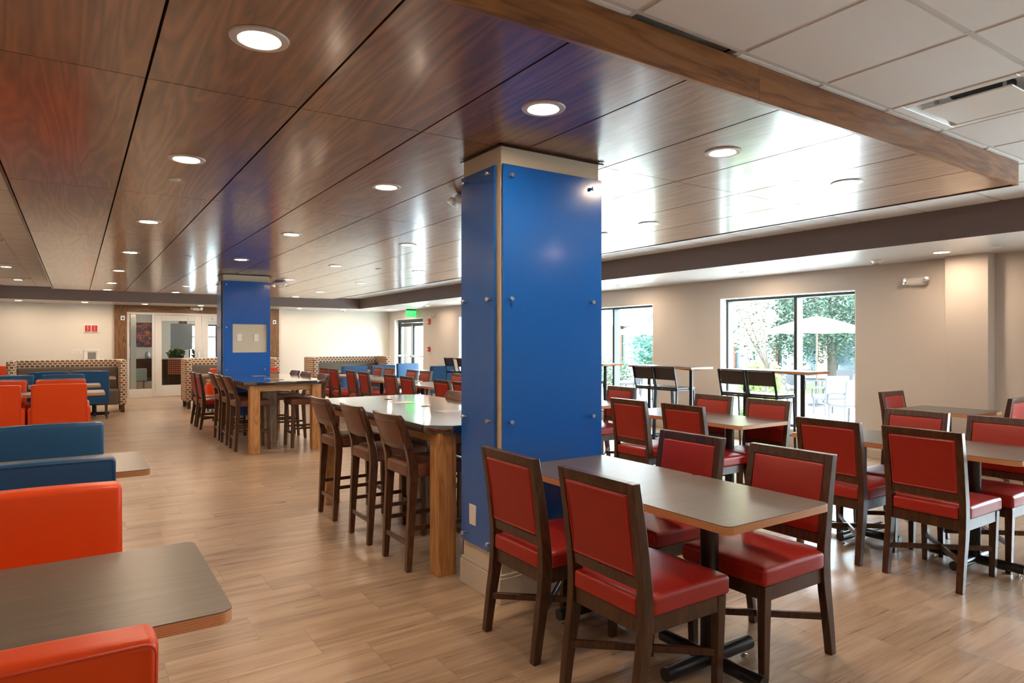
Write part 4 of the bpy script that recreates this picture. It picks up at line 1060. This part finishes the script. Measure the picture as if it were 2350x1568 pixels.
def tree(name, label, loc, h, crown, R, n, ls, lm, seed, lean=(0, 0), tr=.12, cat='tree'):
    r = thing(name, label, cat, loc); rnd = random.Random(seed)
    top = Vector((lean[0], lean[1], h)); bark = M.get('bark') or M.setdefault('bark', mat('bark', (.035, .028, .022), .9))
    m = MB(); m.tube([(0, 0, 0), (top.x*.5+.03, top.y*.5, h*.5), tuple(top)], tr, 10, r1=tr*.55)
    for k in range(9):
        a = rnd.uniform(0, 2*pi); e = Vector((crown[0]+cos(a)*R[0]*.7, crown[1]+sin(a)*R[1]*.7, crown[2]+rnd.uniform(-.5, .7)*R[2])); mid = (top*.9+e)/2+Vector((0, 0, -.1))
        m.tube([tuple(top*.85), tuple(mid), tuple(e)], tr*.4, 6, r1=tr*.12)
    m.build('trunk', bark, r)
    leafball('foliage', lm, r, crown, R, n, ls, seed=seed); return r
L1 = leafmat('dark_green_leaf', (.020, .040, .030), (.055, .090, .062)); L2 = leafmat('pale_yellow_leaf', (.40, .42, .20), (.60, .62, .36), .4); L3 = leafmat('bush_leaf', (.07, .13, .03), (.18, .25, .08))
tree('courtyard_tree', 'big dense green tree behind the parasol outside the large window', (21.5, 12.6, ZG), 2.4, (0, 1.2, 3.9), (3.6, 4.2, 2.7), 52000, .068, L1, 11, (.3, .3), .17)
tree('young_tree', 'slender leaning young tree with pale leaves outside the large window', (11.95, 8.6, ZG), 1.35, (.05, .30, 2.35), (.55, .62, .85), 2600, .045, L2, 12, (.0, -.25), .045)
tree('courtyard_tree', 'blue-green tree by the brick wall outside the left window', (20.2, 19.3, ZG), 1.4, (0, -.3, 1.7), (1.5, 1.5, 1.2), 3500, .11, leafmat('blue_green_leaf', (.03, .08, .06), (.08, .17, .14)), 13, (0, 0), .09)
def bush(label, x, y, R, n, seed, lm):
    r = thing('garden_shrub', label, 'shrub', (x, y, ZG)); leafball('foliage', lm, r, (0, 0, R[2]*.95), R, n, .06, seed=seed)
    m = MB()
    for k in range(6): a = k*1.05; m.tube([(0, 0, 0), (cos(a)*R[0]*.3, sin(a)*R[1]*.3, R[2]*.5), (cos(a)*R[0]*.6, sin(a)*R[1]*.6, R[2]*1.1)], .012, 6)
    m.build('stem', 'frame', r)
bush('rounded flowering shrub above the stool backs outside the large window', 13.9, 9.95, (.55, .55, .70), 2200, 21, L3)
bush('low round shrub under the stool backs outside the large window', 12.4, 8.95, (.45, .45, .26), 1000, 22, L3)
bush('small dark shrub low in the left window', 17.6, 19.2, (.7, .7, .6), 1300, 23, L1)
bush('bright green shrub beside the mullion of the left window', 18.9, 17.6, (.5, .5, .75), 1000, 24, L3)
bush('tall shrub at the lower left of the left window', 18.0, 21.0, (.6, .8, .8), 1300, 25, leafmat('teal_leaf', (.03, .08, .06), (.1, .18, .14)))
cloth = mat('white_canvas', (.80, .78, .74), .8)
def make_umb():
    r = thing('patio_umbrella', '', ''); R = 1.30; b = bmesh.new(); N = 8; z0, z1 = 2.08, 2.46; top = b.verts.new((0, 0, z1)); ri = []
    for j in range(1, 5):
        f = j/4; ring = []
        for k in range(N*4):
            a = 2*pi*k/(N*4); q = (k % 4)/4; rr = R*f*cos(pi/N)/cos(abs(q-.5)*0+((q)*2*pi/N-pi/N)) ; z = z1-(z1-z0)*(f**1.25)-.03*f*sin(q*pi)
            ring.append(b.verts.new((rr*cos(a), rr*sin(a), z)))
        ri.append(ring)
    n = N*4
    for k in range(n): b.faces.new((top, ri[0][k], ri[0][(k+1) % n]))
    for A, B in zip(ri, ri[1:]):
        for k in range(n): b.faces.new((A[k], B[k], B[(k+1) % n], A[(k+1) % n]))
    low = [b.verts.new((v.co.x*1.005, v.co.y*1.005, v.co.z-.06)) for v in ri[-1]]
    for k in range(n): b.faces.new((ri[-1][k], low[k], low[(k+1) % n], ri[-1][(k+1) % n]))
    m = MB(); m.bm.free(); m.bm = b; cn = m.build('canopy', cloth, r)
    m = MB()
    for k in range(N): a = 2*pi*k/N; m.tube([(0, 0, z1-.03), (R*.97*cos(a), R*.97*sin(a), z0-.01)], .008, 5)
    m.build('rib', 'stoolwood', cn)
    MB().tube([(0, 0, 0), (0, 0, z1+.05)], .022, 12).build('pole', 'stoolwood', r)
    MB().lathe([(0, 0), (.25, 0), (.25, .05), (.05, .07), (.04, .2), (0, .2)], seg=24).build('base', 'graphite', r); return r
UM = Proto(make_umb, 'parasol')
UM.place(16.9, 10.36, 0, 'white canvas parasol standing through the patio table outside the large window', 'patio parasols', z=ZG+.02)
UM.place(14.75, 14.2, .3, 'white canvas parasol high in the left window by the near column', 'patio parasols', z=ZG)
wk = mat('grey_wicker', (.035, .035, .04), .7); t = NT(wk); bw = t.n('ShaderNodeTexBrick'); t.l(t.coords(rnd=False, rot=(pi/2, 0, 0)), bw.inputs['Vector']); bw.inputs['Scale'].default_value = 30
bw.inputs['Color1'].default_value = (.04, .04, .046, 1); bw.inputs['Color2'].default_value = (.026, .026, .031, 1); bw.inputs['Mortar'].default_value = (.01, .01, .012, 1); t.l(bw.outputs['Color'], t.b.inputs['Base Color'])
def make_ptable():
    r = thing('patio_table', '', ''); MB().lathe([(.035, .70), (.55, .70), (.56, .715), (.55, .73), (.035, .73), (.035, .70)], seg=36).build('tabletop', 'graphite', r)
    for k in range(4): a = k*pi/2+.5; MB().bar((cos(a)*.42, sin(a)*.42, 0), (cos(a)*.36, sin(a)*.36, .70), .04, .04).build('leg', 'graphite', r)
    return r
PT = Proto(make_ptable, 'table')
PT.place(16.9, 10.36, 0, 'round dark patio table around the pole of the parasol', 'patio tables', z=ZG+.02)
PT.place(15.3, 14.9, 0, 'dark patio table seen between stool legs in the left window', 'patio tables', z=ZG)
def make_wchair():
    r = thing('wicker_chair', '', '')
    MB().rbox(-.27, .27, -.30, -.25, .40, .95, .02, 5, fn=lambda v: Vector((v.x*(1+.12*(v.z-.4)), v.y-.16*(v.z-.4), v.z))).build('backrest', wk, r)
    MB().rbox(-.27, .27, -.28, .27, .36, .42, .02, 5).build('seat', wk, r); MB().rbox(-.25, .25, -.22, .26, .42, .48, .025, 5).build('cushion', cloth, r)
    for s in (-1, 1):
        MB().tube([(s*.27, -.28, .66), (s*.30, 0, .66), (s*.29, .22, .62), (s*.28, .26, .4)], .022, 8).build('armrest', wk, r)
        for y in (-.27, .25): MB().bar((s*.24, y, 0), (s*.25, y*.95, .38), .04, .04).build('leg', wk, r)
    return r
WC = Proto(make_wchair, 'chair')
for x, y, rz, t in ((15.1, 8.95, -.5, 'facing away, in front of the parasol table'), (13.75, 7.75, -.4, 'half hidden by the right edge of the large window'), (17.25, 11.35, 2.6, 'left of the parasol table'), (18.1, 10.5, 1.4, 'behind the parasol table at right'), (16.1, 11.4, -2.6, 'just left of the window mullion, by the parasol table'),
                   (15.4, 16.1, .4, 'pale, left of the stools in the left window')):
    WC.place(x, y, rz, 'grey wicker patio chair, '+t, 'wicker patio chairs', z=ZG+(.02 if y < 13 else 0))
r = thing('garden_screen', 'white panelled garden wall with cap at the right of the large window', 'garden wall', (18.9, 9.3, ZG))
MB().box(-.15, .15, -1.6, .6, 0, 2.1, .01, 1).build('panel', wb, r); MB().box(-.2, .2, .28, .66, 0, 2.22, .01, 1).build('post', wb, r); MB().box(-.24, .24, .24, .70, 2.22, 2.28, .01, 1).build('cap', wb, r)
bpy.context.view_layer.update()
